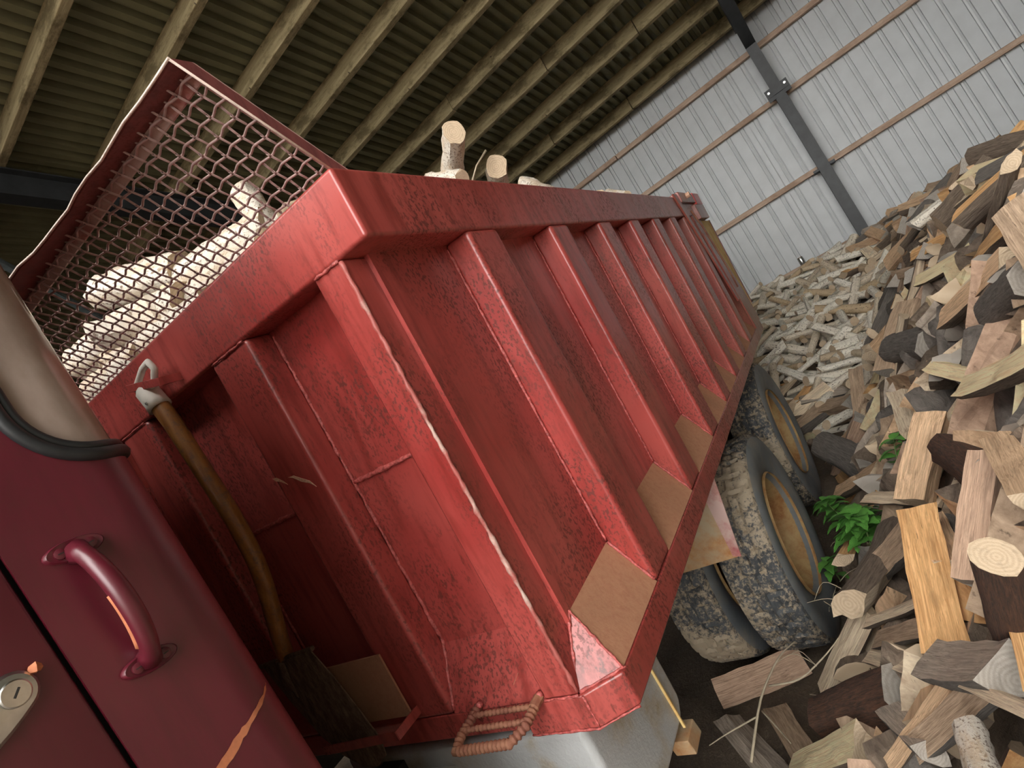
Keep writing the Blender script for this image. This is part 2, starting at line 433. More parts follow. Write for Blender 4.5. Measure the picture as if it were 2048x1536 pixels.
# added unseen walls cut side and front-left light, the near bay stays open
blockmesh = shmesh.copy(); blockmesh.materials.clear(); blockmesh.materials.append(M['blocksheet'])
for nm, yy, ln in (('added_wall_right', YL, -1), ('added_wall_left', YR, 1)):
    w_ = empty(nm, (0, yy, 0)); tag(w_, 'unseen dark ribbed steel wall added to cut light on the %s' % ('right' if ln < 0 else 'far left'), kind='structure')
    k = -3 if ln < 0 else 0  # right wall runs past the roof edge to cut more side light
    while XF+k < WALLX+.1:
        o = link(bpy.data.objects.new('wall_sheet', blockmesh)); o.parent = w_; o.rotation_euler = (0, 0, -math.pi/2 if ln < 0 else math.pi/2); o.location = (XF+k+(0 if ln < 0 else 1), 0, 0); o.scale = (1, 1.004, 1.19); k += 1
wf = empty('added_wall_front', (XF, 0, 0)); tag(wf, 'unseen dark ribbed steel wall added to block sky at the front left', kind='structure')
for k in range(11):  # added wall, keeps sky out of the reflections on the bed front
    o = link(bpy.data.objects.new('wall_sheet', blockmesh)); o.parent = wf; o.location = (0, 3.2+k, 0); o.scale = (1, 1.004, 1.19)
# steel frames: column, haunch and rafter
def frame(yc, name):
    root = empty(name, (WALLX-.16, yc, 0))
    fw = .135; xf = -.16
    c = MB(); c.box(xf, xf+.012, -fw/2, fw/2, 0, 3.73); c.box(.045, .057, -fw/2, fw/2, 0, 3.73); c.box(xf+.012, .045, -.005, .005, 0, 3.73)
    c.build('column', M['blacksteel'], root, .002, 1)
    p = MB(); p.box(xf-.02, .07, -.13, .13, 3.73, 3.75); p.build('splice_plate', M['blacksteel'], root)
    for s in (-1, 1):
        q = MB(); q.box(xf-.012, xf, s*.10-.045, s*.10+.045, 3.68, 3.84); q.build('end_plate', M['blacksteel'], root)
        MB().tube([(xf-.03, s*.105, 3.79), (xf-.012, s*.105, 3.79)], .017, 6).build('bolt', M['chrome'], root)
        for zg in (2.66,):
            MB().box(xf+.02, .045, s*.10-.035, s*.10+.035, zg-.07, zg-.04).build('girt_cleat', M['blacksteel'], root)
    # haunch
    Xw = WALLX-.16
    zt = lambda x: rz(x+Xw)-.004
    L = 1.25
    h = MB(); poly = [(xf, 3.75), (.06, 3.75), (.06, zt(.06)), (xf-L, zt(xf-L)), (xf-L, zt(xf-L)-.26), (xf-.12, 4.42)]
    h.prism([(a, b) for a, b in poly], 1, -.006, .006); h.build('haunch_web', M['blacksteel'], root)
    fl = MB(); pts = [(xf, 3.75), (xf-.12, 4.42), (xf-L, zt(xf-L)-.26)]
    for a, b in zip(pts, pts[1:]):
        fl.bar((a[0], 0, a[1]), (b[0], 0, b[1]), fw, .014, (1, 0, 0))
    fl.build('haunch_flange', M['blacksteel'], root)
    r = MB(); x1 = XF-Xw
    a0 = (xf-L, zt(xf-L)); a1 = (x1, zt(x1))
    r.bar((a0[0], 0, a0[1]-.01), (a1[0], 0, a1[1]-.01), fw, .014); r.bar((a0[0], 0, a0[1]-.26), (a1[0], 0, a1[1]-.26), fw, .014); r.bar((a0[0], 0, a0[1]-.13), (a1[0], 0, a1[1]-.13), .01, .25)
    r.bar((.06, 0, zt(.06)-.01), (a0[0], 0, a0[1]-.01), fw, .014)
    r.build('rafter', M['blacksteel'], root)
    return root
f1 = frame(-.86, 'steel_frame'); tag(f1, 'black steel column and haunched rafter against the rear wall', kind='structure')
f2 = frame(4.14, 'steel_frame'); tag(f2, 'black steel frame further along, behind the dump bed', kind='structure')
f3 = frame(9.14, 'steel_frame'); tag(f3, 'black steel frame farthest from the heap', kind='structure')
tb = MB().bar((WALLX-.3, 9.14, 2.4), (1.0, 4.2, 4.9), .05, .05); tag(tb.build('steel_brace', M['bluegrey']), 'blue grey diagonal steel brace between the far frames', kind='structure')

# ------------------------------------------------------------------ the dump truck (built in its own frame, x rearwards, y across, z up)
DB = Matrix(((0.996789458, -0.029123852, -0.074582688), (0.025188053, 0.998267298, -0.053178601), (0.076002224, 0.051129277, 0.995795892)))
OFF = Vector((2.0, 1.15, -2.37))
ZW = Vector((0, 0, 2.2))
def bw(p): return DB @ Vector(p)+ZW
truck = empty('dump_truck', bw(OFF), DB.to_quaternion())
tag(truck, 'dark red dump truck with ribbed steel bed parked inside the shed', 'truck')
def T(mb, name, mat, parent=truck, **kw):
    return mb.build(name, mat, parent, off=OFF, **kw)
BW = 2.36; BL = 4.28; HR = .148
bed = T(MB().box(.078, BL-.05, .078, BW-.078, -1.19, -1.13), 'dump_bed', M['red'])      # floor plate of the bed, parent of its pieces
# panels
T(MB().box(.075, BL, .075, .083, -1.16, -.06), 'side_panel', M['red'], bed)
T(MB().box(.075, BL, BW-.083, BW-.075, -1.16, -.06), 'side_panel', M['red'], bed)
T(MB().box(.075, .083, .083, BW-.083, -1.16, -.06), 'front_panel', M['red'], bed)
# top rail as a U of box tube
rd = .13
top = [(0,0),(BL-.05,0),(BL-.05,rd),(rd,rd),(rd,BW-rd),(BL-.05,BW-rd),(BL-.05,BW),(0,BW)]
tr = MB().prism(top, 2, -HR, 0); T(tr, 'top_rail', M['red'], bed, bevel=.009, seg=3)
# base rail with cut corner
cut = [(0,.25),(0,.078),(.05,0),(BL-.03,0),(BL-.03,.12),(.12,.12),(.12,.25)]
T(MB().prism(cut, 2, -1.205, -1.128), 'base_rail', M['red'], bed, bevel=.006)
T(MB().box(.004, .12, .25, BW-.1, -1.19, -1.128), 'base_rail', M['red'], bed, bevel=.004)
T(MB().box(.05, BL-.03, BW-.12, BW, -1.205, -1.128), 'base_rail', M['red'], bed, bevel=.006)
def bead(pts, r=.0065, step=.012, name='weld_bead', mat=None, parent=bed, seed=1):
    rr = random.Random(seed); P = []; RR = []
    for a, b in zip(pts, pts[1:]):
        a = Vector(a); b = Vector(b); n = max(2, int((b-a).length/step))
        for i in range(n+(1 if (b-pts[-1] if False else b-Vector(pts[-1])).length < 1e-6 else 0)):
            P.append(a.lerp(b, i/n)+Vector((rr.uniform(-1,1), rr.uniform(-1,1), rr.uniform(-1,1)))*.0012); RR.append(r*.72*rr.uniform(.6, 1.35))
    return T(MB().tube(P, RR, 6), name, mat or M['weld'], parent, smooth=True)
# corner post (front, near side) and far one
RIBD = .0755
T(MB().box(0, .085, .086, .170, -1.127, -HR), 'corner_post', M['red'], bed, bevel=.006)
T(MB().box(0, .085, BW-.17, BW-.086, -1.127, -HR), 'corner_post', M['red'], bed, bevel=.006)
bead([(.003, .088, -.152), (-.002, .086, -.6), (.0, .086, -1.12)], .007, mat=M['chipweld'], seed=3)
bead([(-.002, .165, -.15), (-.002, .09, -.15)], .005, seed=4)
bead([(.0, .172, -1.128), (.0, .088, -1.128)], .004, seed=5)
# side ribs
RX = [.371, .903, 1.42, 1.905, 2.385, 2.86, 3.33]; RWD = .157
def rib_side(x, y0=0., y1=.078):
    return MB().box(x, x+RWD, y0, y1, -1.128, -HR+.001)
for i, x in enumerate(RX):
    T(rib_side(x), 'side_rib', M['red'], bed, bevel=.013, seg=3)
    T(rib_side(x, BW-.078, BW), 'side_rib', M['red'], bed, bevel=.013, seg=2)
    bead([(x-.001, .074, -.16), (x-.001, .074, -.99)], .0055, seed=10+i)
    if i < 5: bead([(x-.002, .072, -.992), (x-.002, .004, -1.118)], .005, seed=30+i)
# sloped sawdust-covered shed plates between ribs
def slope(x0, x1, **kw):
    m = MB(); a = [(x0,.0765,-.99),(x1,.0765,-.99),(x1,.002,-1.126),(x0,.002,-1.126)]
    return m.hexa(a, None, (0,.006,-.006))
edges = [(RX[i]+RWD, RX[i+1]) for i in range(len(RX)-1)]+[(RX[-1]+RWD, 3.95)]
for x0, x1 in edges: T(slope(x0, x1), 'sloped_plate', M['dust'], bed)
m = MB(); a = [(.092,.0765,-.998),(RX[0],.0765,-.99),(RX[0],.002,-1.126),(.06,.002,-1.126)]
T(m.hexa(a, None, (0,.006,-.006)), 'sloped_plate', M['dust'], bed)
A_, B_, C_ = (.092,.0765,-.998), (.06,.002,-1.126), (.004,.093,-1.126)
m = MB(); m.add([A_, B_, C_, (.096,.0775,-1.004), (.066,.01,-1.127), (.02,.096,-1.127)], [(0,1,2),(5,4,3),(0,3,4,1),(1,4,5,2),(2,5,3,0)])
tag(T(m, 'corner_gusset', M['red'], bed), 'small triangular gusset plate')
bead([C_, A_], .005, seed=40); bead([A_, B_], .004, seed=41); bead([(.062,-.002,-1.126), (.006,.085,-1.126)], .005, seed=42)
# seam in the base rail corner
bead([(.0,.079,-1.130), (.0,.079,-1.203)], .004, seed=43)
bead([(.002,.25,-1.204), (.0,.08,-1.205), (.048,.001,-1.204)], .004, seed=44)
# front ribs
FY = [.433, .934, 1.43, 1.92]
for i, y in enumerate(FY):
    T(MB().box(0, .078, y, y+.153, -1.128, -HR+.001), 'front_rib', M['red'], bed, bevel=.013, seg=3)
    bead([(.074, y-.001, -.16), (.075, y-.001, -.99), (.004, y-.001, -1.12)], .006, seed=50+i)
    bead([(-.001, y+.01, -.150), (-.001, y+.145, -.150)], .004, seed=60+i)
fe = [(.17, FY[0])]+[(FY[i]+.153, FY[i+1]) for i in range(3)]
for y0, y1 in fe:
    m = MB(); a = [(.0765,y0,-.99),(.0765,y1,-.99),(.002,y1,-1.126),(.002,y0,-1.126)]
    T(m.hexa(a, None, (.006,0,-.006)), 'sloped_plate', M['red'], bed)
    bead([(.073,y0+.004,-.556), (.073,y1-.004,-.553)], .0085, seed=int(70+y0*10))
# thin plate by the third front rib
T(MB().box(-.014, .001, 1.075, 1.25, -.302, -.185), 'bracket_plate', M['red'], bed, bevel=.002)
bead([(-.015,1.078,-.19),(-.015,1.076,-.30)], .004, seed=81)
# tail end: posts, straps, latch blocks
T(MB().prism([(3.66,-HR),(3.92,-HR),(4.03,-.45),(4.28,-.93),(4.29,-1.13),(3.86,-1.13)], 1, -.002, .09), 'tail_post', M['red'], bed, bevel=.006)
T(MB().box(3.95, 4.25, BW-.09, BW+.002, -1.13, -HR), 'tail_post', M['red'], bed, bevel=.008)
T(MB().hexa([(3.30,-.012,.016),(3.42,-.012,.016),(3.74,-.012,-.86),(3.66,-.012,-.86)], None, (0,.012,0)), 'brace_strap', M['red'], bed, bevel=.002)
T(MB().hexa([(3.66,-.012,-.30),(3.78,-.012,-.30),(4.1,-.014,-1.12),(3.8,-.014,-1.12)], None, (0,.013,0)), 'tail_gusset', M['red'], bed, bevel=.002)
T(MB().box(3.45, 4.02, -.022, .11, -.05, .03), 'latch_block', M['red'], bed, bevel=.006)
T(MB().box(3.85, 4.28, -.03, .10, -.19, -.07), 'latch_block', M['red'], bed, bevel=.006)
T(MB().tube([(3.72,-.05,.0),(3.72,.0,.0)], .022, 10), 'latch_pin', M['palechip'], bed)
T(MB().box(4.04, 4.34, -.025, .06, -.065, .035), 'tail_lamp', M['lamp'], bed, bevel=.006)
T(MB().tube([(3.60,-.02,-.12),(3.66,-.03,-.25),(3.82,-.03,-.62),(3.9,-.02,-.78)], .006, 6), 'tail_chain_rod', M['rebar'], bed)
gate = T(MB().prism([(4.30,-.16),(4.36,-.16),(4.34,-1.16),(4.28,-1.16)], 1, .02, BW-.02), 'tailgate', M['guard'])
T(MB().prism([(3.88,-.19),(4.42,-.205),(4.36,-1.0),(4.24,-.95)], 1, .004, .016), 'gate_side_plate', M['yellow'], gate)
T(MB().bar((4.42,.01,-.2), (4.37,.01,-.98), .02, .03), 'gate_edge', M['guard'], gate)

# rebar step
sy0, sy1, sx, sz = .181, .352, -.112, -1.118
def rebar(path, r, name, seed):
    P = []; RR = []; tot = 0
    for a, b in zip(path, path[1:]):
        a = Vector(a); b = Vector(b); n = max(2, int((b-a).length/.0028))
        for i in range(n): P.append(a.lerp(b, i/n)); RR.append(r*(1.28 if int((tot+i*.0028)/.0056) % 2 else .96))
        tot += (b-a).length
    P.append(Vector(path[-1])); RR.append(r)
    return T(MB().tube(P, RR, 8), name, M['rebar'], step, smooth=True)
step = T(MB().tube([(.0, sy0, sz), (-.03, sy0, sz)], .011, 8), 'rebar_step', M['rebar'])
rebar([(.002, sy0, sz), (-.075, sy0, sz-.004), (sx, sy0+.02, sz-.006), (sx, sy1-.005, sz-.010), (-.085, sy1, sz-.004), (.002, sy1, sz)], .0085, 'step_loop', 1)
rebar([(-.025, sy0, sz), (-.025, sy1, sz)], .0055, 'step_rung', 2)
rebar([(-.066, sy0, sz), (-.066, sy1, sz)], .0055, 'step_rung', 3)
for y in (sy0-.004, sy1-.006):
    T(MB().tube([(.004, y, sz+.004), (-.006, y, sz+.006)], [.009, .006], 8), 'weld_lump', M['weld'], step, smooth=True)

# cab guard: sloped frame with woven wire screen
P0 = Vector((.13, 0, 0)); U = Vector((-.30, 0, .224)); GL = U.length; U.normalize(); NV = Vector((1, 0, .07)).normalized()  # NV points away from the cab side viewer
def G(u, y, d=0): return P0+U*u+Vector((0, y, 0))+NV*d
GY0, GY1 = .055, BW-.055; GD = .042
gf = MB(); th = .005
gf.hexa([G(-.02,GY0),G(GL,GY0),G(GL,GY0+th),G(-.02,GY0+th)], None, NV*GD)
gf2 = MB(); gf2.hexa([G(-.02,GY1-th),G(GL,GY1-th),G(GL,GY1),G(-.02,GY1)], None, NV*GD)
guard = T(gf, 'cab_guard', M['guard']); T(gf2, 'guard_side_plate', M['guard'], guard)
# top plate with a torn step in it
tp = MB(); N_ = 40
for k in range(N_+1):
    y = GY0+(GY1-GY0)*k/N_
    d0 = 0 if y < .66 else (-.006-.016*ss(.66,.72,y) if y < .80 else -.022+.014*ss(.80,.9,y))
    w = .0025*math.sin(k*1.7)+.0015*math.sin(k*4.1)
    for q in (G(GL, y, d0+w), G(GL-th, y, d0+w), G(GL-th, y, GD), G(GL, y, GD)): tp.v.append(tuple(q))
for k in range(N_):
    for j in range(4): tp.f.append((k*4+j, k*4+(j+1) % 4, (k+1)*4+(j+1) % 4, (k+1)*4+j)); tp.mi.append(0)
T(tp, 'guard_top_plate', M['guard'], guard)
ep = [Vector(tp.v[4*k])+OFF-NV*.001 for k in range(N_+1)]; T(MB().tube(ep, .0028, 6), 'guard_edge', M['bareedge'], guard, smooth=True)
T(MB().tube([G(0,GY0+.002,-.001),G(GL,GY0+.002,-.001)], .0026, 6), 'guard_edge', M['bareedge'], guard, smooth=True)
fb = MB()     # back flange of the angle frame
fb.hexa([G(0,GY0,GD),G(GL,GY0,GD),G(GL,GY0+.028,GD),G(0,GY0+.028,GD)], None, NV*.004)
fb.hexa([G(0,GY1-.028,GD),G(GL,GY1-.028,GD),G(GL,GY1,GD),G(0,GY1,GD)], None, NV*.004)
fb.hexa([G(GL-.028,GY0+.028,GD),G(GL,GY0+.028,GD),G(GL,GY1-.028,GD),G(GL-.028,GY1-.028,GD)], None, NV*.004)
T(fb, 'guard_flange', M['flange'], guard)
WP = .0298; wr = .0026; amp = .0050; wd = GD-.009
nu = int((GL-.02)/WP)+1; nyw = int((GY1-GY0-.01)/WP)
us = [GL-.016-WP*i for i in range(nu)]; yw = [GY0+.012+WP*i for i in range(nyw)]
def crimp(ts, par, f, a=amp):
    pts = []
    for i, t in enumerate(ts):
        s = a if (i+par) % 2 else -a
        pts += [f(t-.0045, s*.88), f(t, s), f(t+.0045, s*.88)]
    return pts
def wire(path, parent=guard):
    T(MB().tube(path, wr, 6), 'wire', M['wire'], parent, smooth=True)
M['wire'] = simple('dusty_mauve_wire', (.46,.30,.28), .5, 0, .2, 60, .1)
for j, y in enumerate(yw):
    wire([G(GL-.003, y, wd+amp*(1 if j % 2 else -1))]+crimp(us, j, lambda t, s, y=y: G(t, y, wd+s))+[G(.0, y, wd)])
for i, u in enumerate(us):
    wire([G(u, GY0+.002, wd)]+crimp(yw, i+1, lambda t, s, u=u: G(u, t, wd+s))+[G(u, GY1-.002, wd)])

# shovel hanger strap and pocket (welded to the bed)
T(MB().bar((-.052,.842,-.077), (-.052,.704,-.118), .02, .004, (1,0,0)), 'hanger_strap', M['red'], bed, bevel=.0015)
T(MB().bar((-.052,.842,-.077), (.0,.846,-.076), .02, .004, (0,1,0)), 'hanger_strap', M['red'], bed)
T(MB().bar((-.052,.704,-.118), (.0,.700,-.119), .02, .004, (0,1,0)), 'hanger_strap', M['red'], bed)
T(MB().box(-.016, -.011, .543, .80, -1.10, -.936), 'shovel_pocket', M['dust'], bed)
T(MB().bar((-.078,.825,-1.113), (-.078,.538,-1.100), .022, .004, (1,0,0)), 'pocket_strap', M['red'], bed)
T(MB().bar((-.078,.538,-1.100), (.0,.532,-1.098), .022, .004, (0,1,0)), 'pocket_strap', M['red'], bed)
# paint chips on the second front rib
def chip(pts, mat, parent, nrm, name='paint_chip'):
    m = MB(); n = len(pts); nv = Vector(nrm)
    vs = [Vector(p)+nv*.0009 for p in pts]+[Vector(p)-nv*.0004 for p in pts]
    m.add(vs, [tuple(range(n)), tuple(range(2*n-1, n-1, -1))]+[(i, i+n, (i+1) % n+n, (i+1) % n) for i in range(n)])
    return T(m, name, mat, parent)
chip([(0,.588,-.452),(0,.580,-.462),(0,.566,-.468),(0,.548,-.482),(0,.556,-.470),(0,.572,-.455)], M['palechip'], bed, (-1,0,0))
chip([(0,.535,-.468),(0,.52,-.474),(0,.50,-.492),(0,.478,-.503),(0,.463,-.518),(0,.474,-.498),(0,.498,-.482),(0,.515,-.470)], M['palechip'], bed, (-1,0,0))
chip([(.02,.25,-1.10),(.0195,.243,-1.09),(.03,.227,-1.075),(.031,.231,-1.083)], M['palechip'], bed, (-.87,0,.5))

# ---- cab
def sh(x, y, z): return (x-.045*(z+.535), y, z)          # the cab leans back very slightly
CY = .15; CX = -.52; CR = .07
def prof(s):
    """outer skin: s is x on the flat side until CX, then arc length round the corner, then across the back"""
    if s <= CX: return (s, CY), (0, -1)
    a = (s-CX)/CR
    if a <= math.pi/2: return (CX+CR*math.sin(a), CY+CR-CR*math.cos(a)), (math.sin(a), -math.cos(a))
    return (CX+CR, CY+CR+(s-CX-CR*math.pi/2)), (1, 0)
def skin(s, z, inset=0):
    (x, y), (nx, nyy) = prof(s); return sh(x-nx*inset, y-nyy*inset, z)
SC, ZC, WR_ = -.488, -.258, .085
def ztop(s):
    if s <= SC-WR_: return .30
    if s < SC: return ZC-math.sqrt(max(0, WR_**2-(s-SC)**2))
    return ZC-WR_
def srange(a, b, n): return [a+(b-a)*i/n for i in range(n+1)]
S_END = CX+CR*math.pi/2+1.92
ssc = srange(-.6365, SC-WR_-.0002, 6)+srange(SC-WR_+.0002, SC, 14)+srange(SC+.006, CX+CR*math.pi/2, 10)+srange(CX+CR*math.pi/2+.02, S_END, 8)
def surface(cols, z0f, z1f, nz, inset=0, thick=.006):
    m = MB(); n = nz+1
    for s in cols:
        a, b = z0f(s), z1f(s)
        for i in range(n): m.v.append(skin(s, a+(b-a)*i/nz, inset))
    for s in cols:
        a, b = z0f(s), z1f(s)
        for i in range(n): m.v.append(skin(s, a+(b-a)*i/nz, inset+thick))
    K = len(cols)*n
    for k in range(len(cols)-1):
        for i in range(nz):
            q = (k*n+i, (k+1)*n+i, (k+1)*n+i+1, k*n+i+1); m.f.append(q); m.mi.append(0)
            m.f.append(tuple(x+K for x in q[::-1])); m.mi.append(0)
    for k in range(len(cols)-1):
        for i in (0, nz):
            m.f.append((k*n+i, (k+1)*n+i, (k+1)*n+i+K, k*n+i+K)); m.mi.append(0)
    for k in (0, len(cols)-1):
        for i in range(nz): m.f.append((k*n+i, k*n+i+1, k*n+i+1+K, k*n+i+K)); m.mi.append(0)
    return m
cab = T(surface(ssc, lambda s: -1.45, ztop, 16), 'cab', M['cab'], auto=40)
tag(cab, 'dark maroon cab shell with rounded rear corner')
# door skin in front of the gap
dc = srange(-1.75, -.646, 6)+[-.6435, -.6415]
dm = MB(); zz = srange(-1.45, -.16, 10)
for s in dc:
    e = .004 if s > -.642 else (.001 if s > -.645 else 0)
    for z in zz: dm.v.append(skin(s, z, e))
n = len(zz)
for k in range(len(dc)-1):
    for i in range(n-1): dm.f.append((k*n+i, (k+1)*n+i, (k+1)*n+i+1, k*n+i+1)); dm.mi.append(0)
K = len(dm.v); 
for i, z in enumerate(zz): dm.v.append(skin(-.6415, z, .02))
k = len(dc)-1
for i in range(n-1): dm.f.append((k*n+i, K+i, K+i+1, k*n+i+1)); dm.mi.append(0)
door = T(dm, 'cab_door', M['cab'], auto=50)
T(MB().box(-1.75, -.62, CY+.022, CY+.03, -1.45, .25), 'door_jamb', M['dark'], cab)
# upper door frame, roof, far side: closes the cab
T(MB().box(-1.75, -.70, CY, CY+.04, .24, .32), 'door_frame', M['cab'], cab, bevel=.01)
T(MB().box(-2.3, -.46, CY-.005, 2.15, .30, .38), 'cab_roof', M['cab'], cab, bevel=.035, seg=4)
T(MB().box(-2.3, -.47, 2.10, 2.15, -1.45, .31), 'cab_far_side', M['cab'], cab, bevel=.01)
T(MB().box(-2.3, -2.25, CY, 2.15, -1.45, .31), 'cab_front', M['cab'], cab, bevel=.01)
# wrap-round corner window
gs = srange(SC-WR_+.004, SC, 14)+srange(SC+.006, CX+CR*math.pi/2, 10)+[CX+CR*math.pi/2+.05, CX+CR*math.pi/2+.30]
T(surface(gs, lambda s: ztop(s)+.004, lambda s: .30, 8, .004, .004), 'corner_window', M['glass'], cab, auto=40)
T(MB().box(-.478, -.472, .62, 2.14, -.343, .31), 'rear_window', M['darkglass'], cab)
T(MB().box(-1.70, -.66, CY+.012, CY+.016, -.16, .25), 'door_window', M['darkglass'], cab)
# rubber gasket: two lips
def gask(off, r, inset, name):
    path = []
    for z in srange(.29, ZC, 12): path.append(skin(SC-WR_+off, z, inset))
    for i in range(1, 13):
        a = math.pi/2*i/12; path.append(skin(SC-(WR_-off)*math.cos(a), ZC-(WR_-off)*math.sin(a), inset))
    for s in srange(SC+.01, CX+CR*math.pi/2, 8)+[CX+CR*math.pi/2+.3]: path.append(skin(s, ZC-WR_+off, inset))
    T(MB().tube(path, r, 8), name, M['black'], cab, smooth=True)
gask(.002, .0085, -.001, 'window_gasket'); gask(.0135, .0065, .001, 'window_gasket')
tag(cab.children[-1], None)
# door lock with chrome bezel
lc = Vector(sh(-.688, CY, -.540))
bz = MB(); ax = Vector((-1, 0, -.62)).normalized(); pa = Vector((-ax.z, 0, ax.x))
ring = []
for i in range(28):
    a = 2*math.pi*i/28; c, s_ = math.cos(a), math.sin(a)
    ring.append((c*(.075 if c > 0 else .0215), s_*.0215))
for lev, (k_, hh) in enumerate(((1.0, 0), (1.0, .004), (.86, .0075), (.55, .0085))):
    for u, v_ in ring:
        q = lc+ax*u*k_+pa*v_*k_+Vector((0, -hh, 0)); bz.v.append(tuple(q))
for lev in range(3):
    for i in range(28): bz.f.append((lev*28+i, lev*28+(i+1) % 28, lev*28+28+(i+1) % 28, lev*28+28+i)); bz.mi.append(0)
bz.f.append(tuple(range(84, 112))); bz.mi.append(0)
T(bz, 'lock_bezel', M['chrome'], door, smooth=True, auto=30)
T(MB().tube([lc+Vector((0,-.004,0)), lc+Vector((0,-.0115,0)), lc+Vector((0,-.0125,0))], [.0135,.0135,.012], 24), 'lock_barrel', M['chrome'], door, auto=30)
T(MB().bar(lc+Vector((-.003,-.0128,-.0035)), lc+Vector((.004,-.0128,.004)), .0022, .0008, (0,1,0)), 'keyhole', M['dark'], door)
T(MB().tube([lc+Vector((.020,-.002,.012)), lc+Vector((.024,-.006,.012)), lc+Vector((.027,-.003,.010))], [.004,.006,.004], 6), 'wood_crumb', M['orangechip'], door)
# grab handle: two oval feet with screws and a bowed bar
def foot(c, tilt):
    m = MB(); nseg = 28
    for lev, (k_, hh) in enumerate(((1, -.0005), (1.0, .004), (.92, .0070), (.82, .0062))):
        for i in range(nseg):
            a = 2*math.pi*i/nseg; u, v_ = math.cos(a)*.031*k_, math.sin(a)*.0125*k_
            m.v.append((c[0]+u, CY-hh, c[2]+v_+u*tilt))
    for lev in range(3):
        for i in range(nseg): m.f.append((lev*nseg+i, lev*nseg+(i+1) % nseg, (lev+1)*nseg+(i+1) % nseg, (lev+1)*nseg+i)); m.mi.append(0)
    m.f.append(tuple(range(3*nseg, 4*nseg))); m.mi.append(0)
    f = T(m, 'handle_foot', M['cab'], cab, auto=40)
    return f
def screws(c, tilt):
    for s_ in (-1, 1):
        x = c[0]+s_*.0155; z = c[2]+s_*.0155*tilt
        T(MB().tube([(x, CY-.003, z), (x, CY-.0085, z), (x, CY-.0095, z)], [.0062,.0062,.004], 14), 'screw', M['cab'], cab, auto=30)
        T(MB().bar((x-.003, CY-.0097, z), (x+.003, CY-.0097, z), .001, .0006, (0,1,0)), 'screw_slot', M['dark'], cab)
F1, F2_ = (-.584, CY, -.435), (-.574, CY, -.590)
foot(F1, -.06); foot(F2_, -.10); screws(F1, -.06); screws(F2_, -.10)
hp = []; hr = []
for i in range(25):
    t = i/24; z = F1[2]-.004+(F2_[2]-F1[2]+.008)*t; x = F1[0]+(F2_[0]-F1[0])*t
    b = .034*(math.sin(math.pi*t))**.55; hp.append((x, CY-.004-b, z)); hr.append(.0105+.0012*math.sin(math.pi*t)+(.004 if i in (0, 24) else 0))
tag(T(MB().tube(hp, hr, 14), 'grab_handle', M['cab'], cab, smooth=True), 'bowed maroon grab handle')
hh_ = T(MB().tube([(p[0]-.0085, p[1]+.003, p[2]) for p in hp[10:22]], .004, 6), 'handle_wear', M['orangechip'], cab, smooth=True)
# scraped streak showing primer
st = MB(); K = 26; rr = random.Random(5)
for i in range(K+1):
    t = i/K; s = -.60+(.135)*t; z = -.752+.045*t
    w = (.0065*(1-t)+.0012)*rr.uniform(.8, 1.2)*(1 if t < .93 else .5)
    for dz in (w, -w): st.v.append(skin(s, z+dz+rr.uniform(-.0008,.0008), -.0007))
for i in range(K): st.f.append((2*i, 2*i+1, 2*i+3, 2*i+2)); st.mi.append(0)
T(st, 'primer_streak', M['orangechip'], cab)

# ---- chassis under the bed
chs = T(MB().box(-2.2, 4.2, .72, .80, -1.50, -1.25), 'chassis', M['dark'])
T(MB().box(-2.2, 4.2, BW-.80, BW-.72, -1.50, -1.25), 'chassis_rail', M['dark'], chs)
for x in (.6, 1.3, 2.6, 3.9): T(MB().box(x, x+.1, .8, BW-.8, -1.48, -1.28), 'cross_member', M['dark'], chs)
for x in (-.02,): T(MB().tube([(x,.55,-1.33),(x,1.8,-1.33)], .07, 16), 'hoist_tube', M['tank'], chs, smooth=True)
T(MB().tube([(.02,.62,-1.31),(-.10,.66,-1.36),(-.12,.9,-1.4)], .045, 12), 'hose', M['black'], chs, smooth=True)
T(MB().box(-.12,.0,.78,1.1,-1.42,-1.28), 'pump_housing', M['dark'], chs, bevel=.02)
# grey tank
prof_t = [(.03,-1.225),(.43,-1.225),(.457,-1.25),(.457,-1.50),(.415,-1.537),(.06,-1.537),(.03,-1.51)]
tank = T(MB().prism(prof_t, 1, .15, .95), 'fuel_tank', M['tank'], bevel=.02, seg=3)
tag(tank, 'grey steel tank with rust streaks')
T(MB().bar((.375,.147,-1.24), (.392,.147,-1.545), .007, .005, (1,0,0)), 'tank_strap', M['yellow'], tank)
T(MB().hexa([(.36,.14,-1.56),(.44,.14,-1.56),(.45,.14,-1.61),(.37,.14,-1.61)], None, (0,.06,0)), 'tank_hook', M['rust'], tank, bevel=.004)
T(MB().bar((.06,.146,-1.49),(.20,.146,-1.49), .01, .008), 'tank_trim', M['yellow'], tank)
# rusty mud plate ahead of the wheels
T(MB().hexa([(1.20,.005,-1.16),(1.20,.62,-1.16),(1.22,.62,-1.56),(1.22,.068,-1.54)], None, (.005,0,0)), 'mud_plate', M['rust'])
T(MB().hexa([(1.196,.0,-1.15),(1.196,.075,-1.15),(1.216,.095,-1.53),(1.216,.066,-1.538)], None, (-.006,0,0)), 'mud_plate_flange', M['flange'], truck)

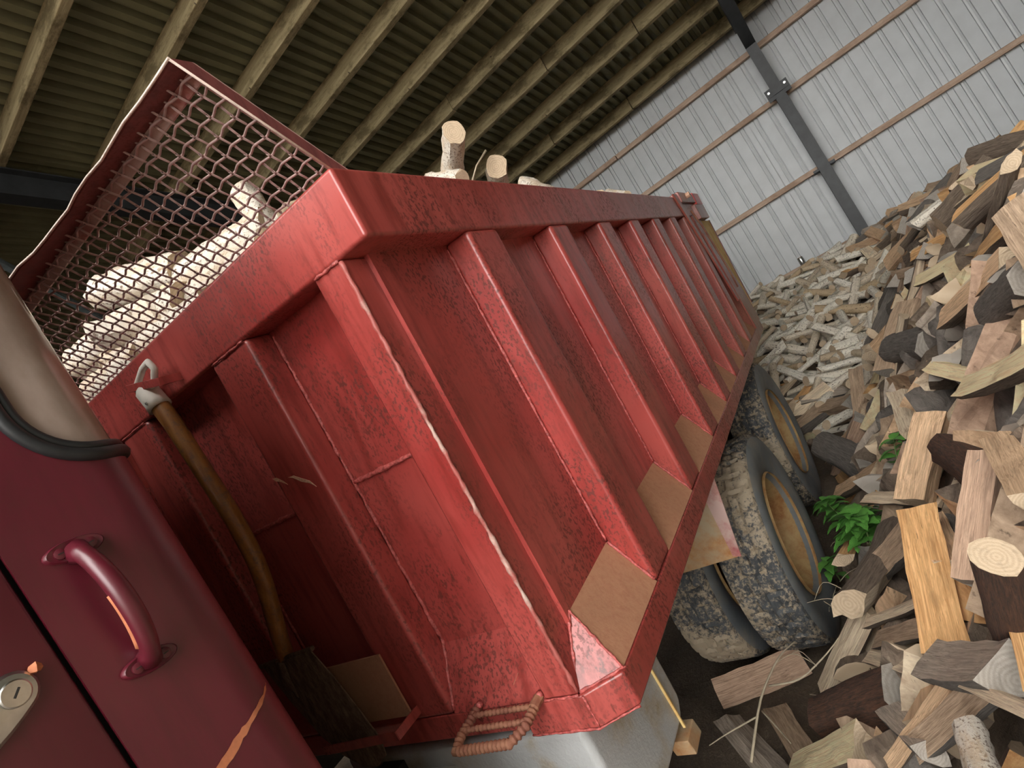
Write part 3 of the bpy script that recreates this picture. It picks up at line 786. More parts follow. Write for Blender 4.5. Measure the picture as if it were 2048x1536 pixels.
# ---- wheels: dual tyres on a tandem axle
TR, TWD, RR_ = .515, .27, .292
def tyre_mesh():
    m = MB(); seg = 220; gro = set()
    half = [(.285,.085),(.30,.105),(.33,.118),(.38,.130),(.43,.135),(.47,.131),(.492,.122)]   # bead to shoulder (r, h)
    tread = [.115, .10, .09, .075, .06, .045, .03, .015]
    prof = [(r, -h, 1) for r, h in half]+[(TR-.006 if i < 2 else TR, -h, 0) for i, h in enumerate(tread)]+[(TR, 0, 0)]+[(TR-.006 if i < 2 else TR, h, 0) for i, h in reversed(list(enumerate(tread)))]+[(r, h, 1) for r, h in reversed(half)]
    n = len(prof); rr = random.Random(2)
    for k in range(seg):
        a = 2*math.pi*k/seg
        for r, h, s in prof:
            if not s:
                ph = (k+2.6*abs(((h*44) % 2)-1)) % 6.1111
                zig = (ph < 1.0 and abs(h) > .02) or (abs(abs(h)-.045) < .008 and (k % 3)) or (abs(h) < .008 and (k//2 % 3))
                if zig: gro.add(len(m.v))
                r = r-(.015 if zig else 0)+rr.uniform(-.0018, .0018)
            m.v.append((r*math.cos(a), h, r*math.sin(a)))
    for k in range(seg):
        for i in range(n-1):
            a = k*n+i; b = ((k+1) % seg)*n+i
            m.f.append((a, a+1, b+1, b)); m.mi.append(1 if (prof[i][2] and prof[i+1][2]) else (2 if sum(q in gro for q in (a, a+1, b+1, b)) >= 3 else 0))
    me = m.mesh('tyre', [M['tyre'], M['side'], M['mud']], True); fix_auto(me, 40); return me
def rim_mesh():
    m = MB(); m.lathe([(.300,-.122),(.307,-.112),(.300,-.10),(.285,-.085),(.262,-.05),(.258,.02),(.262,.06),(.20,.075),(.12,.08),(.0,.08)], 56)
    m.lathe([(.302,.122),(.285,.085),(.262,.07)], 56)
    me = m.mesh('rim', M['rim'], True); fix_auto(me, 45); return me
TM, RM = tyre_mesh(), rim_mesh()
hub = MB().lathe([(.0,-.01),(.07,-.01),(.085,.0),(.095,.04),(.12,.05),(.12,.08)], 32).mesh('hub', M['rim'], True)
for ax_i, (x, y, z) in enumerate(((1.985,.017,-1.863), (3.27,.03,-1.775))):
    for side in (0, 1):
        for dual in (0, 1):
            yc = y+TWD/2+dual*.325
            if side: yc = BW-yc
            w = link(bpy.data.objects.new('wheel', TM)); w.parent = truck; w.location = Vector((x, yc, z))-OFF; w.rotation_euler = (0, 1.3*ax_i+.7*dual+.4*side, math.pi*side)
            r = link(bpy.data.objects.new('wheel_rim', RM)); r.parent = w
            if not dual:
                h = link(bpy.data.objects.new('wheel_hub', hub)); h.parent = w; h.location = (0, .0, 0)
    T(MB().tube([(x, .25, z), (x, BW-.25, z)], .07, 14), 'axle', M['dark'], chs, smooth=True)
    T(MB().box(x-.1, x+.1, .74, .84, z, -1.4), 'spring_seat', M['dark'], chs)
# front wheels below the cab
for side in (0, 1):
    yc = .18+.13 if not side else BW-.31
    w = link(bpy.data.objects.new('wheel', TM)); w.parent = truck; w.location = Vector((-1.75, yc, -1.86))-OFF; w.rotation_euler = (0, .3, math.pi*side)
    r = link(bpy.data.objects.new('wheel_rim', RM)); r.parent = w

# ------------------------------------------------------------------ shovel hung on the front of the bed
sq = DB.to_quaternion()
SO = Vector((-.045, .76, -1.19))
shv = empty('shovel', bw(SO), sq); tag(shv, 'muddy shovel with varnished wooden handle hung on the front of the red bed', 'shovel')
def S_(mb, name, mat, **kw): return mb.build(name, mat, shv, off=SO, **kw)
hpts = [(-.036,.784,-.15),(-.036,.770,-.20),(-.038,.756,-.324),(-.040,.737,-.48),(-.042,.735,-.545),(-.043,.737,-.608),(-.044,.755,-.68),(-.045,.779,-.742),(-.045,.803,-.80),(-.045,.824,-.86),(-.046,.835,-.90)]
fine = []
for a, b in zip(hpts, hpts[1:]):
    for i in range(4): fine.append(Vector(a).lerp(Vector(b), i/4))
fine.append(Vector(hpts[-1]))
for _ in range(3): fine = [fine[0]]+[(fine[i-1]+fine[i]*2+fine[i+1])/4 for i in range(1, len(fine)-1)]+[fine[-1]]
S_(MB().tube(fine, [.0228-.0025*i/len(fine) for i in range(len(fine))], 14), 'shaft', M['handle'], smooth=True)
S_(MB().tube([(-.036,.802,-.098),(-.036,.799,-.106),(-.036,.787,-.145),(-.036,.783,-.160)], [.022,.0275,.0285,.0295], 16), 'grip_socket', M['whiteplastic'], smooth=True)
S_(MB().tube([(-.067,.779,-.142),(-.064,.779,-.142)], [.003,.0045], 10), 'rivet', M['chrome'])
gl = [(-.036,.815,-.105),(-.036,.832,-.088),(-.036,.816,-.076),(-.036,.770,-.058),(-.036,.735,-.054),(-.036,.726,-.078),(-.036,.750,-.100),(-.036,.785,-.110)]
S_(MB().tube([Vector(gl[i]).lerp(Vector(gl[(i+1) % 8]), k/3) for i in range(8) for k in range(3)], .0085, 10, closed=True), 'grip_loop', M['whiteplastic'], smooth=True)
bp = [(.935,-.872),(.86,-.866),(.80,-.864),(.694,-.861),(.672,-.937),(.652,-1.04),(.640,-1.12),(.650,-1.165),(.69,-1.188),(.74,-1.178),(.79,-1.14),(.835,-1.08),(.885,-.98)]
bm_ = MB(); cx_, cz_ = .775, -1.0
def bx_(y, z): return -.052-.022*(1-((y-cx_)/.14)**2)*.6-.01*(z+1.0)
K = len(bp); rings_ = (1.0, .8, .55, .3, .1)
for th_ in (0, .003):
    for q in rings_:
        for y, z in bp:
            yy = cx_+(y-cx_)*q; z2 = cz_+(z-cz_)*q; bm_.v.append((bx_(yy, z2)+th_, yy, z2))
for lay in (0, 1):
    b0 = lay*K*len(rings_)
    for i in range(len(rings_)-1):
        for k in range(K): bm_.f.append((b0+i*K+k, b0+i*K+(k+1) % K, b0+(i+1)*K+(k+1) % K, b0+(i+1)*K+k)); bm_.mi.append(0)
    bm_.f.append(tuple(b0+(len(rings_)-1)*K+k for k in range(K))); bm_.mi.append(0)
for k in range(K): bm_.f.append((k, (k+1) % K, K*len(rings_)+(k+1) % K, K*len(rings_)+k)); bm_.mi.append(0)
S_(bm_, 'blade', M['blade'], smooth=True, auto=35)
S_(MB().tube([(-.046,.826,-.868),(-.05,.838,-.91),(-.056,.835,-.97)], [.025,.022,.008], 12), 'socket', M['blade'], smooth=True)
S_(MB().bar((-.055,.94,-.868),(-.055,.69,-.858), .012, .012), 'tread_edge', M['blade'], bevel=.004)
# ------------------------------------------------------------------ firewood: meshes of unit length and width
def split_mesh(seed, col, rings=7):
    r = random.Random(seed); ang = math.radians(r.choice((62, 80, 95, 120, 150))); na = 5
    # sector with its apex low: one split face up (normal +z)
    pts = [(0, 0)]+[(math.cos(math.pi-ang*i/na), -math.sin(ang*i/na) if False else math.sin(math.pi+ang*i/na)) for i in range(na+1)]
    # rotate so that the first split face (apex -> first arc point) is the upper one
    ys = [p[0] for p in pts]; zs = [p[1] for p in pts]
    cy = (max(ys)+min(ys))/2; cz = (max(zs)+min(zs))/2; sc = 1/max(max(ys)-min(ys), .75*(max(zs)-min(zs)))
    pts = [((y-cy)*sc, (z-cz)*sc) for y, z in pts]
    # extra vertices on the split faces for raggedness
    full = []
    n0 = len(pts)
    for i in range(n0):
        a, b = pts[i], pts[(i+1) % n0]; full.append(a)
        if i == 0 or i == n0-1:
            for t in (.33, .66): full.append((a[0]+(b[0]-a[0])*t, a[1]+(b[1]-a[1])*t))
    n = len(full); bow = r.uniform(-.10, .10); tw = r.uniform(-.25, .25); m = MB()
    fl = [r.uniform(-.06, .06) for _ in range(n)]
    for k in range(rings):
        t = k/(rings-1); e = (r.uniform(-.012, .012), r.uniform(-.02, .02), r.uniform(-.02, .02)); sc2 = 1-.06*r.random()
        for i, (y, z) in enumerate(full):
            j = .035 if i in (1, 2, n-1, n-2) else .02
            c, s = math.cos(tw*(t-.5)), math.sin(tw*(t-.5))
            Y, Z = y*c-z*s, y*s+z*c
            m.v.append((t-.5+(fl[i]*.25 if k in (0, rings-1) else 0), (Y*sc2)+e[1]+r.uniform(-j, j)+fl[i]*.3, Z*sc2+e[2]+bow*math.sin(math.pi*t)+r.uniform(-j, j)))
    for k in range(rings-1):
        for i in range(n):
            mi = 0 if (i <= 2 or i >= n-3) else 1
            m.f.append((k*n+i, k*n+(i+1) % n, (k+1)*n+(i+1) % n, (k+1)*n+i)); m.mi.append(mi)
    m.f.append(tuple(range(n))); m.mi.append(2); m.f.append(tuple((rings-1)*n+i for i in range(n))); m.mi.append(2)
    bark = 'greybark' if col in ('grey', 'greybrown') else 'bark'
    end = M['endgrey'] if col in ('grey', 'greybrown', 'pinkbrown') else M['end']
    return m.mesh('split_log', [M['w_'+col], M[bark], end])
def round_mesh(seed, bark, end, seg=12, rings=6, knob=.03, taper=.08):
    r = random.Random(seed); m = MB(); bow = r.uniform(-.12, .12); el = [1+r.uniform(-.08, .08) for _ in range(seg)]
    for k in range(rings):
        t = k/(rings-1); q = .5*(1-taper*t)
        for i in range(seg):
            a = 2*math.pi*i/seg; rad = q*el[i]*(1+r.uniform(-knob, knob))
            m.v.append((t-.5+(.03*math.cos(a+seed) if k in (0, rings-1) else 0), rad*math.cos(a)+bow*math.sin(math.pi*t), rad*math.sin(a)))
    for k in range(rings-1):
        for i in range(seg): m.f.append((k*seg+i, k*seg+(i+1) % seg, (k+1)*seg+(i+1) % seg, (k+1)*seg+i)); m.mi.append(0)
    m.f.append(tuple(range(seg))); m.mi.append(1); m.f.append(tuple((rings-1)*seg+i for i in range(seg))); m.mi.append(1)
    me = m.mesh('round_log', [bark, end], True); fix_auto(me, 50); return me
COLS = ['orange', 'fresh', 'pale', 'tan', 'pinkbrown', 'grey', 'greybrown']
SPLIT = {c: [split_mesh(11*i+j*101+3, c) for j in range(4)] for i, c in enumerate(COLS)}
BIRCH = [round_mesh(40+i, M['birch'], M['end'], 10, 5, .05) for i in range(5)]
WBIRCH = [round_mesh(60+i, M['whitebirch'], M['end'], 16, 9, .11, .04) for i in range(4)]
ROUND = {'darkbark': round_mesh(71, M['darkbark'], M['endgrey'], 14, 8, .05), 'greybark': round_mesh(72, M['greybark'], M['endgrey'], 14, 8, .05), 'brown': round_mesh(73, M['darkbark'], M['end'], 14, 8, .05)}

def basis(d, up):
    d = Vector(d).normalized(); u = Vector(up)-d*d.dot(Vector(up)); u.normalize(); y = u.cross(d)
    return Matrix((d, y, u)).transposed()
def place(me, name, c, d, up, L, w, h=None, roll=0):
    o = link(bpy.data.objects.new(name, me)); B = basis(d, up)
    if roll: B = B @ Matrix.Rotation(roll, 3, 'X')
    o.rotation_mode = 'QUATERNION'; o.rotation_quaternion = B.to_quaternion(); o.location = c; o.scale = (L, w, h or w); return o

HERO=[
('split',(1.11,-0.44,0.81),(0.66,-0.39,0.65),0.148,'orange','honey-orange split log propped upright among the grey logs by the nettles'), #0.48
('round',(0.25,-0.59,1.07),(0.51,-0.53,0.75),0.111,'brown','short round log with pale sawn end facing up, brown stained bark'), #0.41
('split',(1.32,-0.72,1.05),(0.88,-0.87,1.18),0.182,'fresh','thick pale yellow freshly split log lying at the right edge of the heap'), #0.48
('split',(1.65,0.74,0.03),(1.80,0.34,0.03),0.218,'pinkbrown','dull pinkish brown split log lying flat in front of the muddy tyre'), #0.43
('split',(1.48,0.67,0.03),(1.13,0.40,0.02),0.176,'grey','grey weathered split log lying below the pinkish brown one'), #0.44
('split',(1.48,0.44,0.02),(1.08,0.24,0.05),0.151,'greybrown','grey brown split log beside the dry stalks near the bottom edge'), #0.44
('round',(1.12,0.11,0.22),(0.84,-0.24,0.46),0.276,'darkbark','thick dark round log with rusty brown bark, largest near the bottom'), #0.51
('split',(1.43,0.20,0.10),(1.38,-0.12,0.43),0.154,'pale','long pale split log leaning up beside the three stacked grey splits'), #0.47
('split',(1.22,-0.14,0.47),(0.89,-0.41,0.69),0.098,'pale','topmost pale split of the small stack left of the orange upright log'), #0.48
('split',(1.09,-0.17,0.47),(0.75,-0.39,0.68),0.089,'greybrown','brown middle split of the small stack left of the orange upright log'), #0.47
('split',(1.10,-0.12,0.43),(0.72,-0.34,0.59),0.102,'pale','lowest pale grooved split of the small stack left of the orange log'), #0.47
('split',(1.02,0.27,0.11),(0.80,-0.07,0.36),0.162,'fresh','pale wedge-shaped split log with cut end at the bottom edge'), #0.48
('birch',(0.32,-0.41,0.73),(0.19,-0.42,0.73),0.076,'white','chunk of birch with peeling white bark at the bottom right'), #0.13
('split',(0.59,-0.18,0.48),(0.52,-0.39,0.69),0.064,'tan','narrow tan split log beside the dark round log'), #0.30
('split',(0.37,-0.45,0.78),(0.16,-0.54,0.87),0.047,'pale','thin light split stick lying across the grey block at the right edge'), #0.24
('split',(0.60,-0.37,0.67),(0.32,-0.52,0.82),0.149,'grey','broad grey weathered block below the round log with pale end'), #0.35
('split',(0.92,-0.64,0.95),(0.75,-0.52,0.81),0.104,'pinkbrown','reddish brown square split log standing upright behind the round log'), #0.25
('split',(1.97,-0.21,0.59),(1.54,-0.49,0.65),0.106,'pale','small pale split log lying level just above the nettles'), #0.51
('split',(1.68,-0.57,0.87),(1.54,-0.43,0.71),0.156,'tan','tan split log standing on end beside the dark red bark log'), #0.25
('round',(1.37,-0.58,0.88),(0.91,-0.64,0.92),0.172,'darkbark','dark reddish round log with rough bark above the level pale split'), #0.46
('round',(3.58,0.11,0.45),(3.11,-0.13,0.30),0.297,'greybark','grey round log with ridged bark behind the rear tyres'), #0.55
('split',(3.01,0.07,0.28),(2.65,-0.24,0.46),0.155,'tan','tan split log lying slanted between grey bark log and nettles'), #0.51
('split',(2.49,-0.51,0.83),(2.04,-0.50,0.75),0.183,'pale','flat pale plank-like split standing in the middle of the heap'), #0.46
('split',(2.01,-0.67,1.00),(1.57,-0.77,1.00),0.121,'fresh','bright flat-faced split resting against the thick yellow log'), #0.45
('split',(4.50,-0.27,0.66),(4.00,-0.17,0.39),0.234,'greybrown','grey brown split standing on end left of the plank-like split'), #0.57
('round',(3.28,-0.56,0.91),(2.84,-0.74,0.92),0.290,'greybark','grey cracked round whose weathered end faces the camera'), #0.48
('split',(2.16,-0.81,1.12),(1.72,-1.02,1.29),0.161,'tan','long smooth tan split slanting up towards the right edge'), #0.52
('split',(3.22,-0.85,1.22),(2.75,-1.16,1.30),0.173,'fresh','long pale narrow split pointing up towards the right edge'), #0.57
('split',(4.01,-0.94,1.31),(3.55,-1.20,1.34),0.176,'orange','long orange split lying near the top of the heap below the wall'), #0.54
('split',(1.53,-0.20,0.48),(1.29,-0.41,0.69),0.150,'greybrown','grey brown split partly hidden under the nettles'), #0.38
('split',(0.92,-0.46,0.74),(1.20,-0.45,0.73),0.108,'tan','tan split behind the orange upright log'), #0.28
('round',(1.60,-0.89,1.18),(1.31,-0.97,1.27),0.182,'greybark','thick grey bark log at the right edge above the yellow log'), #0.31
('split',(0.93,-0.70,1.00),(0.60,-0.68,0.98),0.103,'tan','tan split at the right edge beside the reddish upright log'), #0.33
('split',(0.50,-0.58,0.87),(0.30,-0.56,0.85),0.075,'orange','orange split hidden behind the round log at the right edge'), #0.20
('split',(0.76,-0.18,0.46),(0.51,-0.28,0.56),0.097,'grey','grey split wedged beside the dark round log'), #0.29
('split',(0.50,-0.32,0.60),(0.43,-0.43,0.71),0.093,'greybrown','brown split under the broad grey block'), #0.18
]

hr_ = random.Random(3)
for kind, a, b, w, col, lab in HERO:
    a, b = Vector(a), Vector(b); c = (a+b)/2; L = max((a-b).length, .34)
    view = (CAM_P-c).normalized(); up = (view*.75+Vector((0,0,.5))).normalized()
    if kind == 'split': me = hr_.choice(SPLIT[col]); nm = 'split_log'
    elif kind == 'birch': me = WBIRCH[0]; nm = 'birch_log'
    else: me = ROUND[col]; nm = 'round_log'
    d = b-a
    if kind == 'round': d = a-b          # first listed end is the visible one
    w *= .72 if kind == 'split' else .70
    if kind == 'birch': L = .17
    o = place(me, nm, c-view*w*.2, d, up, L, w, w*(.85 if kind == 'split' else 1), hr_.uniform(-.25, .25))
    tag(o, lab, 'log', 'hand-sized firewood logs nearest the camera')
heroes = [((Vector(a)+Vector(b))/2, (Vector(a)-Vector(b)).length) for _, a, b, *_ in HERO]

def pix(p):
    q = Vector(p)-CAM_P; z = rz_.dot(q)
    if z < .3: return None
    return 1024+1157.45*rx_.dot(q)/z, 768+1157.45*ry_.dot(q)/z, z
rx_, ry_, rz_ = (Vector(r) for r in CAM_R)
def inbed(p):      # inside the truck's own volume (bed, wheels)
    b = DB.transposed() @ (Vector(p)-ZW)
    return (-.6 < b.x < 4.5 and -.03 < b.y < 2.4 and b.z > -1.35) or (1.2 < b.x < 4.1 and -.06 < b.y < .75 and b.z > -2.45)
def poisson(n, x0, x1, y0, y1, dmin, accept, seed):
    rr = random.Random(seed); pts = []; grid = {}
    for _ in range(n*40):
        if len(pts) >= n: break
        x, y = rr.uniform(x0, x1), rr.uniform(y0, y1)
        if not accept(x, y, rr): continue
        gx, gy = int(x/dmin), int(y/dmin)
        if any((x-a)**2+(y-b)**2 < dmin*dmin for i in (-1,0,1) for j in (-1,0,1) for a, b in grid.get((gx+i, gy+j), [])): continue
        grid.setdefault((gx, gy), []).append((x, y)); pts.append((x, y))
    return pts
def is_birch_zone(x, y): return ss(4.1, 5.0, x-.9*max(0, y))*ss(-.95, -.35, y+.06*(x-5))
def seen(p, m=60):
    q = pix(p); return q and -m < q[0] < 2048+m and -m < q[1] < 1536+m
def frame_at(x, y, rr, tilt):
    nrm = pnormal(x, y); yaw = rr.uniform(0, 2*math.pi)
    d = Vector((math.cos(yaw), math.sin(yaw), 0)); d = (d-nrm*d.dot(nrm)).normalized()
    d = (d+nrm*rr.uniform(-tilt, tilt)).normalized()
    return nrm, d
# buried lower layers: one object nobody could count
core = MB(); core_m = {}
mats_core = [M['w_'+c] for c in COLS]+[M['bark'], M['greybark'], M['end'], M['endgrey'], M['birch']]
idx = {m_.name: i for i, m_ in enumerate(mats_core)}
def add_core(me, c, d, up, L, w, roll):
    B = basis(d, up) @ Matrix.Rotation(roll, 3, 'X')
    S = Matrix.Diagonal((L, w, w)); Q = B @ S; c = Vector(c)
    n = len(core.v)
    core.v += [tuple(Q @ v.co+c) for v in me.vertices]
    for p in me.polygons:
        core.f.append(tuple(i+n for i in p.vertices)); core.mi.append(idx.get(me.materials[p.material_index].name, 0))
rr = random.Random(21)
lo = poisson(1500, -.1, 7.95, -4.2, 2.3, .085, lambda x, y, r: pile(x, y) > base_ground(x)+.12, 5)
for x, y in lo:
    z = pile(x, y)-rr.uniform(.07, .13); nrm, d = frame_at(x, y, rr, .35); c = Vector((x, y, z))
    if inbed(c) or inbed(c+d*.2) or inbed(c-d*.2): continue
    bz = rr.random() < is_birch_zone(x, y)
    if bz: add_core(rr.choice(BIRCH), c, d, nrm, rr.uniform(.36, .5), rr.uniform(.045, .085), rr.uniform(0, 6))
    else: add_core(rr.choice(SPLIT[rr.choice(COLS)]), c, d, nrm, rr.uniform(.38, .5), rr.uniform(.09, .16), rr.uniform(0, 6))
tag(core.build('buried_firewood', mats_core), 'lower layers of split and birch firewood packed inside the heap', 'firewood', kind='stuff')
# top layer: every log its own object
loose = []
WORD = {'orange': 'orange', 'fresh': 'pale yellow', 'pale': 'pale', 'tan': 'tan', 'pinkbrown': 'pinkish brown', 'grey': 'grey', 'greybrown': 'grey brown'}
WEIGHT = ['pale']*7+['tan']*7+['greybrown']*5+['grey']*4+['orange']*3+['pinkbrown']*4+['fresh']*2
cnt = 0
def covers(c):
    q = pix(c)
    for (u, v, z, l) in hpix:
        if math.hypot(u-q[0], v-q[1]) < l*1157/z*.36+30 and q[2] < z+.12: return True
    return False
hpix = [pix(hc)+(hl,) for hc, hl in heroes]
hi = poisson(520, .0, 8.1, -3.2, 1.4, .145, lambda x, y, r: pile(x, y) > base_ground(x)+.10 and r.random() > is_birch_zone(x, y), 9)
for x, y in hi:
    z = pile(x, y)+rr.uniform(-.01, .07); nrm, d = frame_at(x, y, rr, .3); c = Vector((x, y, z))
    if (c-CAM_P).length < .95 or not seen(c) or cnt >= 298 or covers(c): continue
    if inbed(c) or inbed(c+d*.24) or inbed(c-d*.24): continue
    if any((c-hc).length < hl*.42 for hc, hl in heroes): continue
    col = rr.choice(WEIGHT); L = rr.uniform(.44, .58); w = rr.uniform(.10, .175)
    if (c-CAM_P).length < 2.2: w *= .75
    o = place(rr.choice(SPLIT[col]), 'split_log', c, d, nrm, L, w, w*rr.uniform(.7, 1), rr.choice((0, 0, rr.uniform(-.7, .7), rr.uniform(0, 6))))
    tag(o, None, 'log', '%s split logs loose in the heap' % WORD[col]); cnt += 1; loose.append((WORD[col]+' split log', c, o))
print('split logs', cnt)
cnt = 0
bi = poisson(420, 3.9, 8.15, -1.5, 1.9, .085, lambda x, y, r: pile(x, y) > base_ground(x)+.06 and r.random() < is_birch_zone(x, y)*.98+.05, 12)
for x, y in bi:
    z = pile(x, y)+rr.uniform(-.02, .07); nrm, d = frame_at(x, y, rr, .55); c = Vector((x, y, z))
    if not seen(c, 30) or cnt >= 290: continue
    if inbed(c) or inbed(c+d*.2) or inbed(c-d*.2): continue
    o = place(rr.choice(BIRCH), 'birch_stick', c, d, nrm, rr.uniform(.36, .60), rr.uniform(.045, .105), None, rr.uniform(0, 6))
    tag(o, None, 'log', 'birch sticks loose on the heap'); cnt += 1; loose.append(('birch stick', c, o))
print('birch', cnt)

LAND = [((.88,-.42,.73), 'the honey-orange upright log'), ((.50,-.56,.90), 'the round log with pale sawn end'), ((1.1,-.8,1.1), 'the thick yellow log at the right edge'),
        ((1.72,.54,.05), 'the pinkish brown log before the tyre'), ((.98,-.07,.34), 'the big dark round log'), ((1.95,-.15,.47), 'the largest nettle clump'),
        ((3.35,0,.38), 'the grey bark log behind the tyres'), ((3.06,-.65,.92), 'the grey cracked round'), ((8.1,-.86,1.55), 'the foot of the black column'),
        ((3.47,.22,1.0), 'the top of the rear tyre'), ((4.45,.15,1.3), 'the rear corner of the red bed'), ((8.24,-.08,1.68), 'the tin can on the wall'),
        ((3.78,-1.07,1.33), 'the long orange top split'), ((.26,-.42,.73), 'the white birch chunk'), ((2.27,-.5,.79), 'the flat pale plank-like split')]
ORD = ['closest', 'second closest', 'third closest', 'fourth closest', 'fifth closest', 'sixth closest', 'seventh closest', 'eighth closest', 'ninth closest', 'tenth closest', 'eleventh closest', 'twelfth closest']
lpx = [(pix(p), nm) for p, nm in LAND]; buckets = {}
for kind, c, o in loose:
    q = pix(c); d, nm = min((math.hypot(q[0]-a[0], q[1]-a[1]), nm) for a, nm in lpx); buckets.setdefault((kind, nm), []).append((d, o))
for (kind, nm), L_ in buckets.items():
    L_.sort(key=lambda e: e[0])
    for i, (d, o) in enumerate(L_):
        o['label'] = '%s %s to %s' % (kind, ORD[i], nm) if i < len(ORD) else '%s farther off from %s' % (kind, nm)
# ------------------------------------------------------------------ birch load in the bed (bed frame coordinates)
def bedlog(p, d, L, w, lab, me=None, group='birch logs loaded in the bed', roll=0):
    c = bw(p); dd = DB @ Vector(d)
    o = place(me or WBIRCH[0], 'birch_log', c, dd, (0, .02, 1) if abs(dd.normalized().z) < .9 else (1, 0, 0), L, w, None, roll)
    tag(o, lab, 'log', group); return o
bedlog((1.02,.24,.268), (-.19,-.18,.05), .27, .084, 'upright white birch log standing tallest above the bed rail', WBIRCH[1])
bedlog((.84,.22,.155), (.2,.6,.35), .16, .055, 'small birch log leaning at the foot of the tallest upright one', WBIRCH[2])
bedlog((1.27,.225,.198), (-.3,-.15,-.03), .30, .088, 'short upright birch log with grey end beside the tallest one', WBIRCH[3])
bedlog((1.58,.22,.135), (.3,.5,.6), .20, .08, 'birch log end just showing over the bed rail, third from the front', WBIRCH[0])
bedlog((2.92,.23,.15), (.5,.5,.4), .20, .07, 'birch log end far along the bed rail before the latch', WBIRCH[2])
bedlog((2.45,.22,.13), (.8,.3,.2), .26, .06, 'low sliver of birch showing over the far half of the bed rail', WBIRCH[1])
MESHL = sorted([((.40,1.25,.40),(0,1,.36),.5,.13),((.40,.80,.25),(0,1,.16),.48,.12),((.28,1.12,.21),(.1,1,.28),.5,.13),((.30,.72,.14),(0,1,.1),.45,.11),((.40,.60,.27),(.2,.3,1),.20,.08),
         ((.30,1.52,.28),(.2,1,.2),.48,.13),((.5,1.0,.24),(-.2,1,.2),.48,.12),((.22,.95,.09),(0,1,.1),.46,.11),((.22,1.32,.11),(.1,1,.12),.46,.12),((.55,1.45,.40),(.6,1,.1),.45,.12),((.3,.45,.10),(.6,1,.1),.3,.09),((.62,.85,.30),(1,.4,.1),.40,.10)], key=lambda e: pix(bw(e[0]))[0])
for i, (p, d, L, w) in enumerate(MESHL):
    bedlog(p, d, L, w, 'white birch log behind the wire screen, '+('%s from the cab side' % ORD[i].replace(' closest', '').replace('closest', 'first')), WBIRCH[i % 4], 'birch logs behind the wire screen', i*1.3)
load = MB(); core = load; rr = random.Random(33)
mats_core2 = [M['whitebirch'], M['end'], M['birch']]; idx = {m_.name: i for i, m_ in enumerate(mats_core2)}
for k in range(420):
    px_, py_ = rr.uniform(.25, 4.0), rr.uniform(.2, 2.1)
    p = (px_, py_, rr.uniform(-.25, -.02)+.30*ss(.25, 1.1, py_)); yaw = rr.uniform(0, 6.3)
    d = Vector((math.cos(yaw), math.sin(yaw), rr.uniform(-.25, .25)))
    x = Vector(p); e = .24
    if min(x.x-e*abs(d.x), x.y-e*abs(d.y)) < .1 or x.y+e*abs(d.y) > 2.26: continue
    add_core(rr.choice(WBIRCH), bw(p), DB @ d, (0, 0, 1), .45, rr.uniform(.08, .13), rr.uniform(0, 6))
tag(load.build('bed_load', mats_core2), 'birch firewood filling the truck bed below the rail', 'firewood', kind='stuff')
fl_ = MB().box(.09, 4.2, .09, 2.27, -.40, -.36).shift(OFF); lf = fl_.build('bed_load_base', M['bark'], truck)

# ------------------------------------------------------------------ small things: nettles, dry stalks
def leaf_mesh():
    m = MB(); n = 9; w = [.0, .36, .50, .48, .40, .30, .20, .10, .0]
    for i in range(n):
        t = i/(n-1); z = .22*math.sin(t*2.6)-.10*t; jag = .04 if i % 2 else 0
        hw = w[i]*.62+(jag if 0 < i < n-1 else 0)
        m.v += [(t, -hw, z+.10*hw), (t, 0, z-.03), (t, hw, z+.10*hw)]
    for i in range(n-1):
        a = i*3; m.f += [(a, a+3, a+4, a+1), (a+1, a+4, a+5, a+2)]; m.mi += [0, 0]
    return m.mesh('leaf', M['leaf'], True)
LEAF = leaf_mesh()
def nettle(loc, h, nl, lab, seed, size=.085):
    r = random.Random(seed); root = empty('nettle', loc); tag(root, lab, 'plant', 'nettles growing between logs')
    for s_ in range(max(1, nl//9)):
        lean = Vector((r.uniform(-.5, .5), r.uniform(-.5, .5), 1)); b = Vector((r.uniform(-.07, .07), r.uniform(-.07, .07), 0))
        path = [b+Vector((lean.x*t*h*.8, lean.y*t*h*.8, t*h)) for t in (0, .25, .5, .75, 1)]
        MB().tube(path, [.004, .0035, .003, .0025, .0015], 6).build('stem', M['stem'], root, smooth=True)
        k = 0
        for t in (.35, .55, .72, .86, .97):
            a0 = r.uniform(0, 6.3)
            for q in (0, 1) if t < .9 else (0, 1, 2):
                a = a0+q*math.pi*(1 if t < .9 else .66)
                o = link(bpy.data.objects.new('leaf', LEAF)); o.parent = root
                o.location = b+Vector((lean.x*t*h*.8, lean.y*t*h*.8, t*h)); s = size*(1.15-.45*t)*r.uniform(.85, 1.2)
                o.scale = (s, s, s); o.rotation_euler = (r.uniform(-.3, .3), r.uniform(-.15, .35), a)

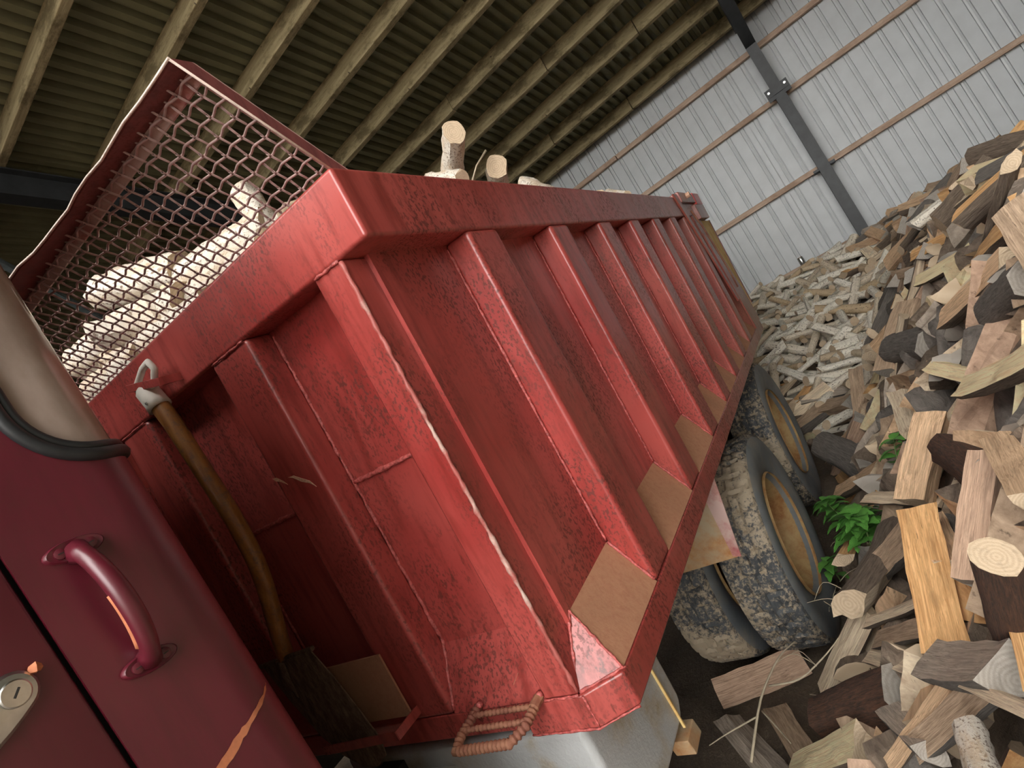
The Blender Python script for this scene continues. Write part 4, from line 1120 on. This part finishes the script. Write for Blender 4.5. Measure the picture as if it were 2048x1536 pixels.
nettle((1.95,-.15,.40), .15, 45, 'largest leafy nettle clump, left of the honey-orange upright log', 1, .13)
nettle((2.75,.10,.16), .20, 18, 'nettle clump close beside the front rim of the muddy tyre', 2, .12)
nettle((2.30,.13,.12), .13, 14, 'low nettle sprig at the foot of the muddy outer tyre', 3, .10)
nettle((2.15,-.30,.58), .18, 9, 'single nettle sprig farthest up, beside the dark red bark log', 4, .09)
def stalk(pts, r, lab):
    P = []
    for a, b in zip(pts, pts[1:]):
        for i in range(4): P.append(Vector(a).lerp(Vector(b), i/4))
    P.append(Vector(pts[-1])); n = len(P)
    for _ in range(2): P = [P[0]]+[(P[i-1]+P[i]*2+P[i+1])/4 for i in range(1, n-1)]+[P[-1]]
    o = MB().tube(P, [r*(1-.6*i/n) for i in range(n)], 6).build('dry_stalk', M['stalk'], smooth=True); tag(o, lab, 'stalk', 'dry stalks on the ground by the tyre')
stalk([(1.22,.52,.03),(1.40,.44,.16),(1.60,.36,.20),(1.75,.30,.17)], .006, 'long pale dry stalk rising from the bottom edge towards the tyre')
stalk([(1.45,.40,.17),(1.40,.25,.20),(1.42,.10,.28),(1.5,.0,.33)], .0045, 'dry stalk branching right across the dark round log')
stalk([(1.35,.46,.12),(1.30,.60,.10),(1.30,.70,.06)], .004, 'short dry stalk pointing left near the bottom edge')
stalk([(1.36,.44,.13),(1.25,.36,.12),(1.15,.30,.14)], .004, 'short dry stalk crossing the grey brown split log')
rs = random.Random(8); gs_ = []
for k in range(16):
    x, y = rs.uniform(1.5, 2.6), rs.uniform(.02, .30); z = max(0, pile(x, y))+.02; a = rs.uniform(0, 6.3)
    gs_.append((x, y, z)); stalk([(x, y, z), (x+.07*math.cos(a), y+.07*math.sin(a), z+rs.uniform(.03,.09)), (x+.17*math.cos(a+.4), y+.17*math.sin(a+.4), z+rs.uniform(.0,.10))], .0022, 'thin dry grass stem tangled at the foot of the outer tyre')
# tin can on the wall board
can = MB().tube([(0,0,0),(0,0,.004),(0,0,.10),(0,0,.104)], [.036,.038,.038,.035], 16)
co = can.build('tin_can', M['chrome'], auto=40); co.location = (WALLX-.065, -.075, 1.637); tag(co, 'small dull tin can standing on the lowest visible wall board', 'can')
MB().tube([(.0,0,.098),(.0,0,.110)], .030, 14).build('lid', M['rust'], co)
tw = MB().tube([bw((1.0,.21,.15)), bw((1.03,.18,.195)), bw((1.075,.14,.232))], [.0035,.003,.0045], 6); tag(tw.build('twig', M['stalk'], smooth=True), 'thin pale twig sticking up beside the tallest birch log in the bed', 'twig')
